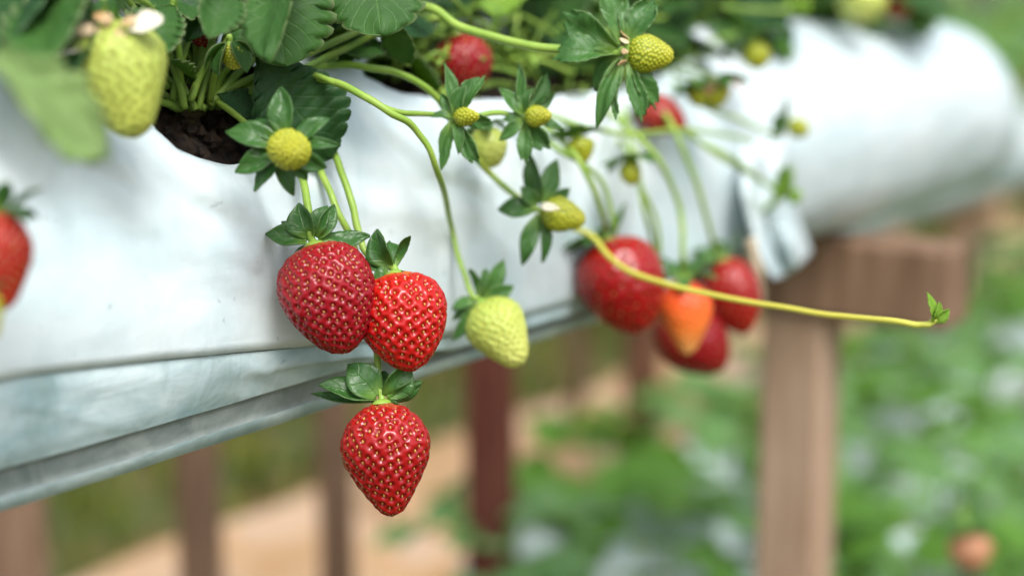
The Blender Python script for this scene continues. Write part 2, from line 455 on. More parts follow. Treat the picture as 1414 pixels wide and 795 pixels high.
def fruit(name, label, cat, top, tip, Z, width, prof, mats, nseed, dep=.0006, seed_len=.0016, sepals=(), stalk=None,
          stalk_r=(.0014, .0012), dz=0.0, bumps=False, group=None, sep_mat=None, res=(72, 54), sep_r0=.004, lobes=0, squash=.92, extra=None, seeds=True, lump=.05, vsepals=(), vw=1.0):
    """top / tip in photo pixels at depth Z (tip pushed dz further away)"""
    P0 = at(top[0], top[1], Z) if not isinstance(top, Vector) else top
    P1 = at(tip[0], tip[1], Z + dz)
    zax = (P0 - P1).normalized()
    tc = (CAM - P0).normalized()
    if abs(tc.dot(zax)) > .97: tc = (tc + UPV * -.6).normalized()
    xax = (tc - zax * tc.dot(zax)).normalized(); yax = zax.cross(xax)
    rot = Matrix((xax, yax, zax)).transposed()
    root = empty(name, P0, rot, label, cat, group)
    px = Z / FPX
    V, F, U, MI = flesh_geo((P0 - P1).length, width * px, prof, nseed, dep, seed_len, bumps, res[0], res[1], squash, lump, seeds)
    obj('flesh', V, F, mats, root, uvs=U, midx=MI, local=True)
    for q in sepals:
        az, l, w, e0, e1 = q[:5]
        V, F, U = sepal_geo(az, l * px, w * px, e0, e1, sep_r0, lobes=(q[5] if len(q) > 5 else lobes))
        obj('sepal', [v + Vector((0, 0, .0006)) for v in V], F, sep_mat or M_SEPAL, root, uvs=U, local=True, solid=.0004)
    for q in vsepals:   # (direction in the view plane, length, width, lean to the camera, curl, lobed)
        ang, l, w, out = q[:4]; curl = q[4] if len(q) > 4 else .5; lob = len(q) > 5 and q[5]
        d2 = (RGT * math.cos(R(ang)) + UPV * math.sin(R(ang))); d3 = (d2 - FWD * out).normalized()
        bs = P0 + d2 * (sep_r0 * .5) + (P0 - P1).normalized() * .0012
        side = d2.cross(FWD)
        nr = (-FWD + d2 * .25 - d3 * (-FWD).dot(d3) + side * random.uniform(-.85, .85) + UPV * random.uniform(-.1, .35)).normalized()
        curl += random.uniform(-.35, .55) * (1 if curl > 0 else -1); w *= random.uniform(.88, 1.06) * vw
        V, F, U = leaf_at(bs, bs + d3 * (l * px), w * px * 1.08, nr, teeth=6, tooth=0, cols=(13 if lob else 9), cup=random.uniform(.15, .6), bend=curl, pleat=(.05 if lob else .02), wave=.09, kind=('trifid' if lob else 'sepal'))
        obj('sepal', V, F, (M_SEPAL if sep_mat is None else random.choice([sep_mat, sep_mat, M_SEPALL])), root, uvs=U, solid=.0004)
    # little green disc the sepals grow from
    V = []; F = []
    rd = sep_r0 * .8
    for j, (q, zz) in enumerate(((1.1, -.0004), (1, .0006), (.6, .0014), (.3, .0018))):
        for k in range(12):
            a = 2 * math.pi * k / 12; V.append(Vector((rd * q * math.cos(a), rd * q * math.sin(a), zz)))
    for j in range(3):
        for k in range(12):
            k2 = (k + 1) % 12; F.append((j * 12 + k, j * 12 + k2, (j + 1) * 12 + k2, (j + 1) * 12 + k))
    F.append(tuple(36 + k for k in range(12)))
    obj('calyx_base', V, F, M_STEM, root, local=True)
    if stalk:
        pts = [p if isinstance(p, Vector) else at(p[0], p[1], p[2]) for p in stalk] + [P0 + zax * .003, P0 + zax * .0005]
        V, F, U = tube(pts, *stalk_r)
        obj('stalk', V, F, M_STEM, root)
    if extra: extra(root, P0, rot, px)
    return root
def ring(n, l, w, e0, e1, start=0, jit=12, lob=0):
    return [(start + 360 * i / n + random.uniform(-jit, jit), l * random.uniform(.8, 1.1), w * random.uniform(.85, 1.1), e0 + random.uniform(-12, 12), e1 + random.uniform(-18, 18), lob and random.random() < .5) for i in range(n)]
def Za(px, py, a): return depth(ata(px, py, a))

#@@PART2
# ------------------------------------------------------------------ grow bags
def round_profile():
    P = [(-.088, -.03), (-.086, .02), (-.07, .055), (-.04, .078), (0, .086), (.035, .079), (.062, .060), (.082, .030), (.089, -.004), (.085, -.034), (.075, -.058), (.058, -.077), (.03, -.087), (0, -.089), (-.04, -.085), (-.075, -.062), (-.088, -.0305)]
    return P, [(.089, -.004), (.085, -.034), (.075, -.058)], [(.075, -.058), (.066, -.070), (.058, -.077)], [(.058, -.077), (.03, -.087), (0, -.089), (-.04, -.085), (-.075, -.062), (-.088, -.03)]
def bag_profile(seam):
    up = [(-.090, -.050), (-.092, -.02), (-.086, .02), (-.072, .05), (-.045, .074), (-.015, .085), (.015, .086), (.045, .077), (.066, .056), (.080, .026), (.088, -.004), (.0905, -.026), (.0905, seam)]
    lo = [(.0895, seam - .0005), (.0893, seam - .008), (.0868, -.062), (.0837, -.0700)]
    cr = [(.0837, -.0700), (.0822, -.0712), (.0808, -.0800), (.0814, -.0810)]
    bt = [(.0814, -.0810), (.079, -.0870), (.05, -.088), (0, -.089), (-.05, -.088), (-.08, -.082), (-.089, -.066), (-.088, -.052)]
    return up, lo, cr, bt
def resample(pts, n):
    C = [Vector((p[0], p[1], 0)) for p in pts]
    S = spline(C, 12); d = [0]
    for i in range(1, len(S)): d.append(d[-1] + (S[i] - S[i - 1]).length)
    out = []
    for k in range(n):
        t = d[-1] * k / (n - 1)
        i = min(np.searchsorted(d, t), len(S) - 1)
        if i == 0: out.append((S[0].x, S[0].y)); continue
        f = (t - d[i - 1]) / max(1e-9, d[i] - d[i - 1]); p = S[i - 1].lerp(S[i], f); out.append((p.x, p.y))
    return out
def seg_dist(p, a, b):
    ax, ay = a; bx, by = b; dx, dy = bx - ax, by - ay
    t = max(0, min(1, ((p[0] - ax) * dx + (p[1] - ay) * dy) / (dx * dx + dy * dy)))
    qx, qy = ax + t * dx, ay + t * dy
    side = (dx * (p[1] - ay) - dy * (p[0] - ax))
    d = math.hypot(p[0] - qx, p[1] - qy)
    return d, (1 if side > 0 else -1), t
# folds of the film near the planting hole, as lines in (s, height) on the front of the bag
def sh(px, py):
    P = ata(px, py, .085); return ((P - AX0).dot(D), (P - AX0).dot(ZUP))
FOLDS = [([sh(60, 150), sh(150, 225), sh(235, 310), sh(352, 372)], .0055, .010, 'ridge'),
         ([sh(352, 372), sh(374, 330), sh(368, 250)], .0040, .006, 'groove'),
         ([sh(378, 330), sh(381, 400), sh(388, 470)], .0014, .006, 'step'),
         ([sh(200, 200), sh(300, 260), sh(372, 330)], .0034, .009, 'ridge'),
         ([sh(410, 250), sh(500, 290), sh(640, 300)], .0020, .008, 'ridge'),
         ([sh(690, 200), sh(720, 330), sh(700, 430)], .0025, .007, 'ridge'),
         ([sh(560, 200), sh(600, 330), sh(590, 470)], .0018, .006, 'groove'),
         ([sh(820, 190), sh(800, 330), sh(830, 430)], .0025, .008, 'ridge'),
         ([sh(1005, 160), sh(1022, 240), sh(1020, 340)], .0014, .006, 'groove'),
         ([sh(940, 190), sh(960, 300), sh(950, 380)], .0030, .008, 'ridge'),
         ([sh(0, 300), sh(60, 420), sh(150, 480)], .0025, .014, 'ridge'),
         ([sh(95, 210), sh(190, 262), sh(262, 322)], .0028, .0035, 'groove'), ([sh(215, 225), sh(262, 262), sh(330, 300), sh(372, 345)], .0022, .003, 'ridge'),
         ([sh(-20, 210), sh(40, 300), sh(60, 400)], .0014, .003, 'groove'), ([sh(160, 330), sh(240, 380), sh(340, 395)], .0010, .003, 'ridge'),
         ([sh(300, 400), sh(330, 440), sh(380, 470)], .0012, .003, 'groove'), ([sh(420, 190), sh(470, 240), sh(560, 262), sh(640, 250)], .0012, .003, 'groove'),
         ([sh(640, 240), sh(690, 330), sh(700, 430)], .0022, .003, 'groove'), ([sh(540, 150), sh(600, 230), sh(680, 262)], .0022, .003, 'ridge'),
         ([sh(740, 240), sh(765, 330), sh(752, 420)], .0014, .003, 'groove'), ([sh(60, 470), sh(160, 440), sh(270, 440)], .0010, .003, 'ridge')]
def fold_disp(s, h):
    o = 0
    for pl, amp, wd, kind in FOLDS:
        best = (9, 1, 0)
        for a, b in zip(pl[:-1], pl[1:]):
            q = seg_dist((s, h), a, b)
            if q[0] < best[0]: best = q
        d, sg, t = best
        if d > wd * 4: continue
        g = math.exp(-(d / wd) ** 2)
        if kind == 'ridge': o += amp * g * (1 if sg > 0 else .6) - (amp * .5 * math.exp(-((d - wd * 1.8) / wd) ** 2) if sg < 0 else 0)
        elif kind == 'groove': o -= amp * g
        else: o += amp * (g if sg > 0 else -g * .8)
    return o
HOLES = [(288, 142, 96, 82, .22), (735, 78, 235, 58, -.07)]
def hole_q(P):
    x, y = proj(P)
    return min(((math.hypot((x - h[0]) / h[2], (y - h[1] - h[4] * (x - h[0])) / h[3]) * (1 + .05 * noise.noise(Vector((x * .03, y * .03, k)))), k) for k, h in enumerate(HOLES)))
def make_bag(name, label, s0, s1, taper0, taper1, seed, hole=False, seamfn=None, folds=False, res=.0035, wr=1.0, base=None, sag=0, rnd=False):
    base = base or bagp
    root = empty(name, base((s0 + s1) / 2, 0, -.089), None, label, 'grow bag', 'white grow bags')
    ns = int((s1 - s0) / res) + 1
    seamfn = seamfn or (lambda s: -.038)
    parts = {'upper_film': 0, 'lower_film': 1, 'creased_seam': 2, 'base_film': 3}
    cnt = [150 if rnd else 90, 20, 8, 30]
    grids = [[] for _ in range(4)]
    hs = []
    for i in range(ns):
        s = s0 + (s1 - s0) * i / (ns - 1)
        k0 = 1.0
        if taper0 and s - s0 < taper0: k0 = min(k0, math.sqrt(max(0, 1 - (1 - (s - s0) / taper0) ** 2)))
        if taper1 and s1 - s < taper1: k0 = min(k0, math.sqrt(max(0, 1 - (1 - (s1 - s) / taper1) ** 2)))
        P = round_profile() if rnd else bag_profile(seamfn(s))
        for g in range(4):
            row = []
            for j, (a, h) in enumerate(resample(P[g], cnt[g])):
                w = 0
                # outward direction in the section
                ln = math.hypot(a, h) or 1; oa, oh = a / ln, h / ln
                th = math.atan2(h, a)
                if g == 0:
                    q = Vector((s * 9 + seed, th * 1.5, 0))
                    w += wr * (.0050 * noise.noise(q * .55) + .0012 * noise.noise(q * 1.7))
                    rd = 1 - abs(noise.noise(Vector((s * 26 + seed, th * 2.6 + s * 9, 3)))) * 2.2
                    w += wr * .0009 * max(0, rd) ** 4
                    rd = 1 - abs(noise.noise(Vector((s * 14 - th * 1.6, th * 5 + seed, 9)))) * 2.2
                    w += wr * .0009 * max(0, rd) ** 4
                    edge = min(1, (cnt[0] - 1 - j) / 16) ** 1.3
                    if not rnd: w *= .15 + .85 * edge
                    if folds and a > .02: w += fold_disp(s, h) * (.1 + .9 * edge)
                else:
                    w += wr * .0022 * noise.noise(Vector((s * 9 + seed, -.4, 0)) * .55) * .6
                    w += wr * .0004 * noise.noise(Vector((s * 30 + seed, h * 60, 5)))
                    if g == 1:
                        rd = 1 - abs(noise.noise(Vector((s * 34 + h * 40, h * 25 + seed, 3)))) * 2.2
                        w += wr * .0010 * max(0, rd) ** 4 * math.sin(math.pi * j / (cnt[1] - 1))
                hh = -.089 + (h + .089) * (.12 + .88 * k0) if (taper0 or taper1) else h
                aa = a * (.25 + .75 * k0)
                hh += sag * noise.noise(Vector((s * 3 + seed, 0, 4)))
                row.append(base(s, aa + oa * w, hh + oh * w))
            grids[g].append(row)
    for nm, g in parts.items():
        if rnd and g: continue
        V = [p for r in grids[g] for p in r]; n = cnt[g]; F = []
        for i in range(ns - 1):
            for j in range(n - 1):
                F.append((i * n + j, i * n + j + 1, (i + 1) * n + j + 1, (i + 1) * n + j))
        if hole and g == 0:
            front = [ (p - AX0).dot(N) > -.03 and (p - AX0).dot(ZUP) > 0 for p in V]
            Q = [hole_q(p) if f else (9, 0) for p, f in zip(V, front)]
            F = [f for f in F if not all(Q[i][0] < 1.0 for i in f)]
            for i in set(i for f in F for i in f):
                if Q[i][0] < 1.0:      # pull the stragglers out to the rim of the hole
                    H = HOLES[Q[i][1]]; x, y = proj(V[i]); k = 1.0 / max(Q[i][0], .2)
                    x2 = H[0] + (x - H[0]) * k; y2 = H[1] + H[4] * (x2 - H[0]) + (y - H[1] - H[4] * (x - H[0])) * k
                    V[i] = at(x2, y2, depth(V[i]))
        if g == 0:
            if taper1:
                b = (ns - 1) * n
                F.append(tuple(b + j for j in range(n)))
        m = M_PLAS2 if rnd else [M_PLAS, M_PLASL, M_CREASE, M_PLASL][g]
        obj(nm, V, F, m, root, solid=.0005 if g == 0 else 0)
    return root

S_END1 = s_of(1086)
bag1 = make_bag('grow_bag', 'long white plastic grow bag in front, berries hanging down its side', s_of(-330), S_END1, 0, 0, 3.1, True,
                lambda s: -.0365 - .030 * min(1, max(0, (s - s_of(0)) / (s_of(620) - s_of(0)))) ** 1.2, True)
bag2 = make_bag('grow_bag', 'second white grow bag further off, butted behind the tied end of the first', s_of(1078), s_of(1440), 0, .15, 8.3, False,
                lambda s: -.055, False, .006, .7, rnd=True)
# folded-over, tied end of the first bag
V = []; F = []; U = []
TL, TR, BL, BR = (1020, 205, .092), (1088, 175, .088), (1068, 386, .118), (1120, 348, .102)
nx, ny = 26, 44
for j in range(ny):
    v = j / (ny - 1)
    for i in range(nx):
        u = i / (nx - 1)
        px = (TL[0] * (1 - u) + TR[0] * u) * (1 - v) + (BL[0] * (1 - u) + BR[0] * u) * v
        py = (TL[1] * (1 - u) + TR[1] * u) * (1 - v) + (BL[1] * (1 - u) + BR[1] * u) * v + 16 * math.sin(math.pi * u) * max(0, v - .55)
        px -= 14 * math.sin(math.pi * v) * (1 - .2 * u)
        a = (TL[2] * (1 - u) + TR[2] * u) * (1 - v) + (BL[2] * (1 - u) + BR[2] * u) * v
        a += .007 * math.sin(u * 9 + v * 2.0) * (.3 + .7 * v) + .006 * noise.noise(Vector((u * 3, v * 4, 2))) + .012 * math.sin(math.pi * v) * math.sin(math.pi * u)
        V.append(ata(px, py, a)); U.append((u, v))
for j in range(ny - 1):
    for i in range(nx - 1):
        F.append((j * nx + i, j * nx + i + 1, (j + 1) * nx + i + 1, (j + 1) * nx + i))
obj('folded_end', V, F, M_PLAS, bag1, solid=.0012)
V = []; F = []
n = 0
E = MB()
E.add(*tube([ata(1036, 330, .118), ata(1046, 375, .122), ata(1050, 402, .12), ata(1053, 420, .118)], .0035, .002, 8))
E.build('tie_string', plain('tan_string', (.55, .47, .34), .8, (.42, .34, .22), 200), bag1)

# soil inside the planting hole
def soil_mound(name, px0, px1, seed, label, parent_h=-.012):
    V = []; F = []; s0, s1 = s_of(px0, .05, 150), s_of(px1, .05, 150); nx, ny = 60, 40
    for i in range(nx):
        for j in range(ny):
            u = i / (nx - 1); v = j / (ny - 1)
            a = -.06 + .128 * v; s = s0 + (s1 - s0) * u
            h = .066 - .9 * max(0, a - .0) ** 1.6 * 3.4 - .02 * (2 * u - 1) ** 4
            h += .006 * noise.fractal(Vector((s * 60, a * 60, seed)), .6, 2, 4)
            V.append(bagp(s, a - .004, h - .004))
    for i in range(nx - 1):
        for j in range(ny - 1):
            F.append((i * ny + j, i * ny + j + 1, (i + 1) * ny + j + 1, (i + 1) * ny + j))
    for k in range(170):   # lumps and chips of coir lying on it
        s = random.uniform(s0, s1); a = random.uniform(.0, .064); h = .064 - .9 * max(0, a) ** 1.6 * 3.4
        c = bagp(s, a - .003, h); r = random.uniform(.0015, .0045); b = len(V)
        for q in ((1, 0, 0), (-1, 0, 0), (0, 1, 0), (0, -1, 0), (0, 0, 1), (0, 0, -1)):
            V.append(c + Vector(q) * r * random.uniform(.5, 1.5))
        F += [tuple(b + t for t in q) for q in ((0, 2, 4), (2, 1, 4), (1, 3, 4), (3, 0, 4), (2, 0, 5), (1, 2, 5), (3, 1, 5), (0, 3, 5))]
    o = obj(name, V, F, M_SOIL, None, smooth=False)
    tag(o, label, 'soil', None, 'stuff')
soil_mound('soil', 120, 460, 1, 'dark crumbly soil showing through the near hole in the front grow bag')
soil_mound('soil', 440, 1010, 4, 'dark soil under the stems in the second opening of the front grow bag')

# ------------------------------------------------------------------ front plants
crown1 = ata(272, 150, .045); crown2 = ata(560, 70, .03); crown3 = ata(880, 70, .03)
P1 = empty('strawberry_plant', crown1, None, 'strawberry plant rooted in the open hole at the near end of the front bag', 'plant')
P2 = empty('strawberry_plant', crown2, None, 'strawberry plant at the middle of the front bag sending out a long runner', 'plant')
P3 = empty('strawberry_plant', crown3, None, 'blurred strawberry plant at the far end of the front bag', 'plant')
def hero_leaf(plant, b, t, wpx, nrm, m=None, petiole=None, pr=.0016, label=None, **k):
    B = ata(*b); T = ata(*t); px = (depth(B) + depth(T)) / 2 / FPX
    k.setdefault('teeth', 9); k.setdefault('tooth', .22)
    V, F, U = leaf_at(B, T, wpx * px, nrm, **k)
    o = obj('leaf', V, F, m or M_LEAF, plant, uvs=U, solid=.0003)
    if label: o['label'] = label
    if petiole:
        V, F, U = tube([*(ata(*p) for p in petiole), B, B + (T - B) * .05], pr, pr * .75)
        obj('petiole', V, F, M_STEMD, o)
    return o
# foreground pale leaflet
hero_leaf(P1, (-70, 40, .17), (168, 216, .168), 122, vdir(.15, .45, .9), M_LEAFL, teeth=5, tooth=.26, bend=.15, cup=.15, wave=.03, kind='fan', cols=15,  label='pale out-of-focus leaflet in front', petiole=[(-170, 40, .08), (-120, 10, .14)])
hero_leaf(P1, (125, -40, .08), (18, 80, .12), 105, vdir(-.2, .5, .8), M_LEAF, petiole=[(220, 110, .06), (190, 20, .06)])
hero_leaf(P1, (150, 10, .08), (45, 112, .115), 90, vdir(-.3, .2, .9), M_LEAFD, petiole=[(230, 120, .06)])
hero_leaf(P1, (60, -70, .06), (-30, 60, .1), 140, vdir(-.1, .5, .8), M_LEAFD)
hero_leaf(P1, (240, 5, .07), (190, 75, .085), 80, vdir(.2, .4, .8), M_LEAF, petiole=[(250, 120, .06)])
hero_leaf(P1, (305, -90, .05), (255, 40, .07), 110, vdir(.1, .5, .8), M_LEAFD, petiole=[(270, 120, .05)])
hero_leaf(P1, (365, -75, .075), (392, 82, .10), 150, vdir(.1, .35, .9), M_LEAF, bend=.7, cup=-.2, teeth=9, petiole=[(290, 130, .05), (330, -10, .06)])
hero_leaf(P1, (425, -60, .10), (338, 48, .12), 92, vdir(-.5, .5, .7), M_LEAFL if False else M_LEAF, bend=.9, cup=.3)
hero_leaf(P1, (325, -20, .10), (290, 45, .11), 60, vdir(.4, .3, .8), M_LEAF)
hero_leaf(P1, (500, -85, .09), (528, 32, .125), 135, vdir(.0, .75, .65), M_LEAF, bend=.6, cup=-.25, petiole=[(330, 130, .05), (420, 40, .07)])
hero_leaf(P1, (534, 18, .10), (566, 92, .105), 46, vdir(-.45, .2, .85), M_LEAF, teeth=5, cup=.35)
hero_leaf(P1, (352, 70, .075), (462, 222, .094), 132, vdir(.15, .2, .95), M_LEAFD, cup=.12, bend=.35, teeth=11, petiole=[(290, 150, .05), (310, 100, .06)])
hero_leaf(P1, (270, 110, .06), (200, 60, .07), 70, vdir(-.1, .5, .8), M_LEAF)
hero_leaf(P1, (300, 130, .06), (370, 165, .075), 60, vdir(.1, .6, .7), M_LEAFD)
hero_leaf(P2, (735, -110, .02), (762, 55, .04), 150, vdir(.05, .35, .9), M_LEAF, petiole=[(570, 70, .03), (650, -60, .02)])
hero_leaf(P2, (600, -90, .03), (640, 10, .05), 110, vdir(.0, .5, .8), M_LEAFD)
hero_leaf(P2, (690, -50, .05), (690, 20, .06), 80, vdir(.0, .6, .7), M_LEAFY)
hero_leaf(P3, (965, -30, .02), (1112, 92, .07), 120, vdir(.15, .35, .9), M_LEAFD, cup=.1, teeth=9, petiole=[(880, 70, .03)])
hero_leaf(P3, (900, -80, .03), (940, 40, .05), 130, vdir(-.1, .4, .9), M_LEAFD)
hero_leaf(P3, (1000, -90, .0), (1050, 20, .03), 120, vdir(.1, .4, .9), M_LEAFD)
# the rest of the canopy
rng = random.Random(21)
def canopy(plant, px0, px1, n, cr, ylo=-170, yhi=45, alo=-.09, ahi=.045):
    for i in range(n):
        px = rng.uniform(px0, px1); py = rng.uniform(ylo, yhi); a = rng.uniform(alo, ahi)
        if 585 < px < 700 and py > -10 and a > -.02: a = -.07
        B = ata(px, py, a); sc = depth(B) / FPX
        L = rng.uniform(.034, .055)
        dr = (N * rng.uniform(-.3, 1.0) + D * rng.uniform(-.8, .8) + ZUP * rng.uniform(-.7, .25)).normalized()
        nr = (ZUP * .9 + N * .5 + Vector((rng.uniform(-.5, .5), rng.uniform(-.5, .5), 0))).normalized()
        V, F, U = leaf_at(B, B + dr * L, L * rng.uniform(.75, .95), nr, teeth=8, tooth=.2, cup=rng.uniform(-.2, .4), bend=rng.uniform(.2, .9), cols=7)
        o = obj('leaf', V, F, rng.choice([M_LEAF, M_LEAF, M_LEAFD, M_LEAFG]), plant, uvs=U, solid=.0003)
        if rng.random() < .6:
            c = cr + D * rng.uniform(-.012, .012) + N * rng.uniform(-.01, .01)
            V, F, U = tube([c, c.lerp(B, .5) + ZUP * .012, B, B + dr * .003], .0016, .0011, 6)
            obj('petiole', V, F, M_STEMD, o)
canopy(P1, -160, 460, 30, crown1, yhi=20)
canopy(P2, 430, 800, 22, crown2)
canopy(P3, 760, 1060, 20, crown3)
canopy(P1, 300, 560, 9, crown1, -40, 40, .02, .055)
canopy(P2, 480, 800, 22, crown2, 0, 85, -.03, .05)
canopy(P3, 740, 1050, 18, crown3, 0, 70, -.03, .05)
canopy(P3, 900, 1075, 14, crown3, -10, 62, .0, .06)
# thick petioles seen fanning out of the crowns
def stems(plant, L, m=M_STEMD, name='petiole', r=.0018):
    for pts in L:
        V, F, U = tube([ata(*p) for p in pts], r, r * .8)
        obj(name, V, F, m, plant)
stems(P1, [[(238, 140, .055), (255, 70, .06), (285, -20, .06)], [(262, 140, .055), (290, 70, .06), (300, -10, .06)],
           [(300, 130, .055), (400, 85, .075), (470, 55, .08), (530, 28, .08)], [(310, 140, .055), (420, 95, .07), (490, 60, .075), (560, 30, .07)],
           [(255, 150, .06), (240, 90, .06), (215, 30, .06)], [(290, 145, .055), (340, 90, .06), (420, 30, .06), (450, -30, .06)],
           [(320, 140, .055), (360, 125, .07), (400, 110, .075)], [(245, 150, .055), (205, 130, .06), (160, 60, .05)]])
stems(P2, [[(545, 80, .04), (600, 100, .05), (700, 120, .04)], [(560, 80, .04), (590, 40, .03), (620, -30, .03)], [(580, 80, .03), (680, 90, .03), (760, 110, .02)],
           [(560, 80, .04), (640, 10, .04), (700, -60, .03)], [(600, 95, .03), (640, 125, .05), (690, 115, .05), (750, 135, .04)]])
stems(P3, [[(860, 90, .04), (930, 40, .04), (990, -40, .03)], [(880, 85, .03), (840, 20, .03), (800, -60, .02)], [(870, 90, .04), (800, 120, .04), (720, 130, .03)]])
stems(P3, [[(700, 140, .06), (800, 172, .10), (865, 185, .112), (960, 180, .115), (1040, 195, .118)], [(900, 120, .06), (960, 190, .11), (1020, 232, .118), (1075, 262, .122)],
           [(690, 150, .07), (770, 205, .11), (830, 250, .118), (850, 320, .12)], [(860, 150, .08), (882, 250, .115), (905, 300, .12), (912, 350, .12)]], M_STEM, 'flower_stem', .0015)
stems(P3, [[(930, -60, .05), (975, 0, .08), (1025, 13, .09), (1095, 16, .085)]], M_STEM, 'flower_stem')
rs = random.Random(33)
def arch(plant, n, xr, tx, ty):
    for k in range(n):
        x0 = rs.uniform(*xr); y0 = rs.uniform(72, 112); x1 = x0 + rs.uniform(*tx); y1 = y0 + rs.uniform(*ty)
        a0 = rs.uniform(.02, .05); a1 = a0 + rs.uniform(.0, .035)
        xm = (x0 + x1) / 2; ym = (y0 + y1) / 2 - rs.uniform(5, 30)
        V, F, U = tube([ata(x0, y0, a0), ata(xm, ym, (a0 + a1) / 2 + .006), ata(x1, y1, a1)], rs.uniform(.0011, .0018), .0011, 6)
        obj('petiole', V, F, rs.choice([M_STEM, M_STEMD, M_STEMD]), plant)
arch(P1, 12, (330, 470), (-30, 160), (-90, 10))
arch(P2, 26, (510, 720), (-80, 140), (-95, 25))
arch(P3, 22, (720, 940), (-80, 140), (-95, 30))
# crown bases
for P, c in ((P1, crown1), (P2, crown2), (P3, crown3)):
    V, F, U = tube([c - ZUP * .016 - N * .012, c - ZUP * .006 - N * .006, c + ZUP * .006], .008, .006, 10, wob=.3)
    obj('crown', V, F, plain('crown_brown', (.025, .012, .008), .9, (.06, .05, .015), 120), P)
# the long runner
rz = [ata(430, 92, .06), ata(500, 92, .085), ata(565, 108, .098), ata(615, 150, .104), ata(660, 222, .108), ata(720, 275, .108), ata(775, 308, .112), at(815, 325, .745), at(862, 370, .725), at(950, 400, .70), at(1100, 428, .66), at(1230, 443, .625), at(1278, 448, .617), at(1291, 440, .615)]
V, F, U = tube(rz, .00165, .0014, 10, 10)
run = obj('runner', V, F, M_RUN, P2, uvs=U)
for b, t, w in (((1288, 445), (1285, 403), 15), ((1290, 444), (1312, 428), 16), ((1289, 446), (1300, 418), 14)):
    V, F, U = leaf_at(at(*b, .615), at(*t, .612), w * .62 / FPX, vdir(.5, .2, .8), teeth=4, tooth=.2, cols=5, cup=.5, bend=.6, kind='sepal')
    obj('leaf_bud', V, F, M_LEAFY, run, uvs=U, solid=.0004)

# ------------------------------------------------------------------ ripe fruit in the foreground
zb = ZF
fruit('strawberry', 'dark crimson broad strawberry resting against the bag, left of the touching pair', 'strawberry', (433, 338), (478, 488), zb - .012, 131, 'broad', [M_CRIM, M_SEEDR], 430, .0010, .0014,
      [],
      [(395, 190, zb + .03), (412, 225, zb + .01), (422, 265, zb - .005), (427, 305, zb - .012)], (.0017, .0016), res=(170, 130), sep_r0=.005, dz=-.004, group='ripe strawberries hanging in front', vsepals=[(115, 52, 38, .1, .5), (168, 58, 30, .15, .6), (150, 56, 18, -.4, .4), (72, 50, 26, .1, .9), (57, 56, 27, -.1, .6), (4, 72, 26, -.35, -.3), (235, 46, 26, -.5, -.4), (95, 40, 26, -.6, .3)])
fruit('strawberry', 'bright red strawberry touching the dark one on its left', 'strawberry', (545, 378), (570, 512), zb - .002, 122, 'broad', [M_BRIGHT, M_SEED], 310, .0011, .00148,
      [],
      [(450, 180, zb + .035), (466, 225, zb + .02), (485, 280, zb + .012), (498, 330, zb + .01), (518, 365, zb + .006)], (.0017, .0015), res=(170, 130), sep_r0=.005, dz=-.006, group='ripe strawberries hanging in front', vsepals=[(122, 60, 40, .1, .9), (70, 56, 12, .0, -1.4), (195, 26, 20, .6, 1.2), (330, 24, 18, .7, 1.2), (160, 44, 24, -.3, .4), (100, 44, 26, -.7, .3)])
fruit('strawberry', 'lowest red cone-shaped strawberry hanging alone below the bag', 'strawberry', (527, 556), (542, 713), zb - .005, 124, 'cone', [M_RED, M_SEED], 310, .00105, .00148,
      [],
      [(425, 190, zb + .04), (442, 235, zb + .02), (466, 292, zb + .012), (488, 335, zb + .016), (508, 410, zb + .014), (519, 480, zb + .002)], (.0017, .0014), res=(170, 130), sep_r0=.005, dz=-.004, group='ripe strawberries hanging in front', vsepals=[(130, 62, 44, .15, .5), (164, 80, 36, .1, .5), (176, 98, 14, -.2, .3), (48, 58, 38, .1, .6), (22, 54, 28, -.15, .4), (90, 40, 26, -.7, .3), (335, 24, 14, .4, 1.0)])
z4 = Za(690, 460, .122)
fruit('unripe_strawberry', 'pale green unripe strawberry hanging right of the ripe trio', 'strawberry', (664, 418), (719, 504), z4, 84, 'taper', [M_UNRIPE, M_SEEDY], 270, .0007, .0010,
      [],
      [ata(330, 120, .055), ata(400, 104, .07), ata(470, 116, .105), ata(530, 150, .126), ata(575, 180, .130), ata(606, 240, .130), at(622, 310, z4 + .006), at(638, 370, z4 + .004), at(652, 408, z4)], (.0017, .0012), res=(130, 100), dz=-.004, sep_mat=M_SEPALL, vsepals=[(55, 62, 24, .1, .6), (98, 46, 13, .1, -.9), (238, 62, 18, .1, .5), (212, 44, 16, -.2, .5), (22, 46, 24, .0, .5), (75, 44, 20, -.3, .5), (190, 36, 20, .2, .8), (280, 40, 18, -.3, .4)])
# large unripe one at the upper left
zf = Za(160, 100, .105)
def petals(root, P0, rot, px):
    def lay(nm, m, c, ang, l, w, out, curl):
        d2 = RGT * math.cos(R(ang)) + UPV * math.sin(R(ang)); d3 = (d2 - FWD * out).normalized(); b = at(c[0], c[1], zf - .012)
        V, F, U = leaf_at(b, b + d3 * (l * px), w * px, (-FWD + UPV * .4), teeth=5, tooth=.1, cols=7, cup=.3, bend=curl, wave=.12, kind='leaflet')
        obj(nm, V, F, m, root, uvs=U, solid=.0004)
    lay('dry_petal', M_PETAL, (178, 44), 25, 50, 32, .1, .6)
    lay('dry_petal', M_PETAL, (112, 66), 232, 52, 30, .1, .5)
    for c, ang, l, w in (((140, 44), 175, 36, 20), (((136, 38)), 200, 30, 14), ((152, 32), 150, 26, 14), ((165, 36), 20, 30, 14), ((148, 38), 90, 20, 16), ((160, 40), 300, 22, 12)):
        lay('dry_anther', M_DRY, c, ang, l, w, .2, .9)
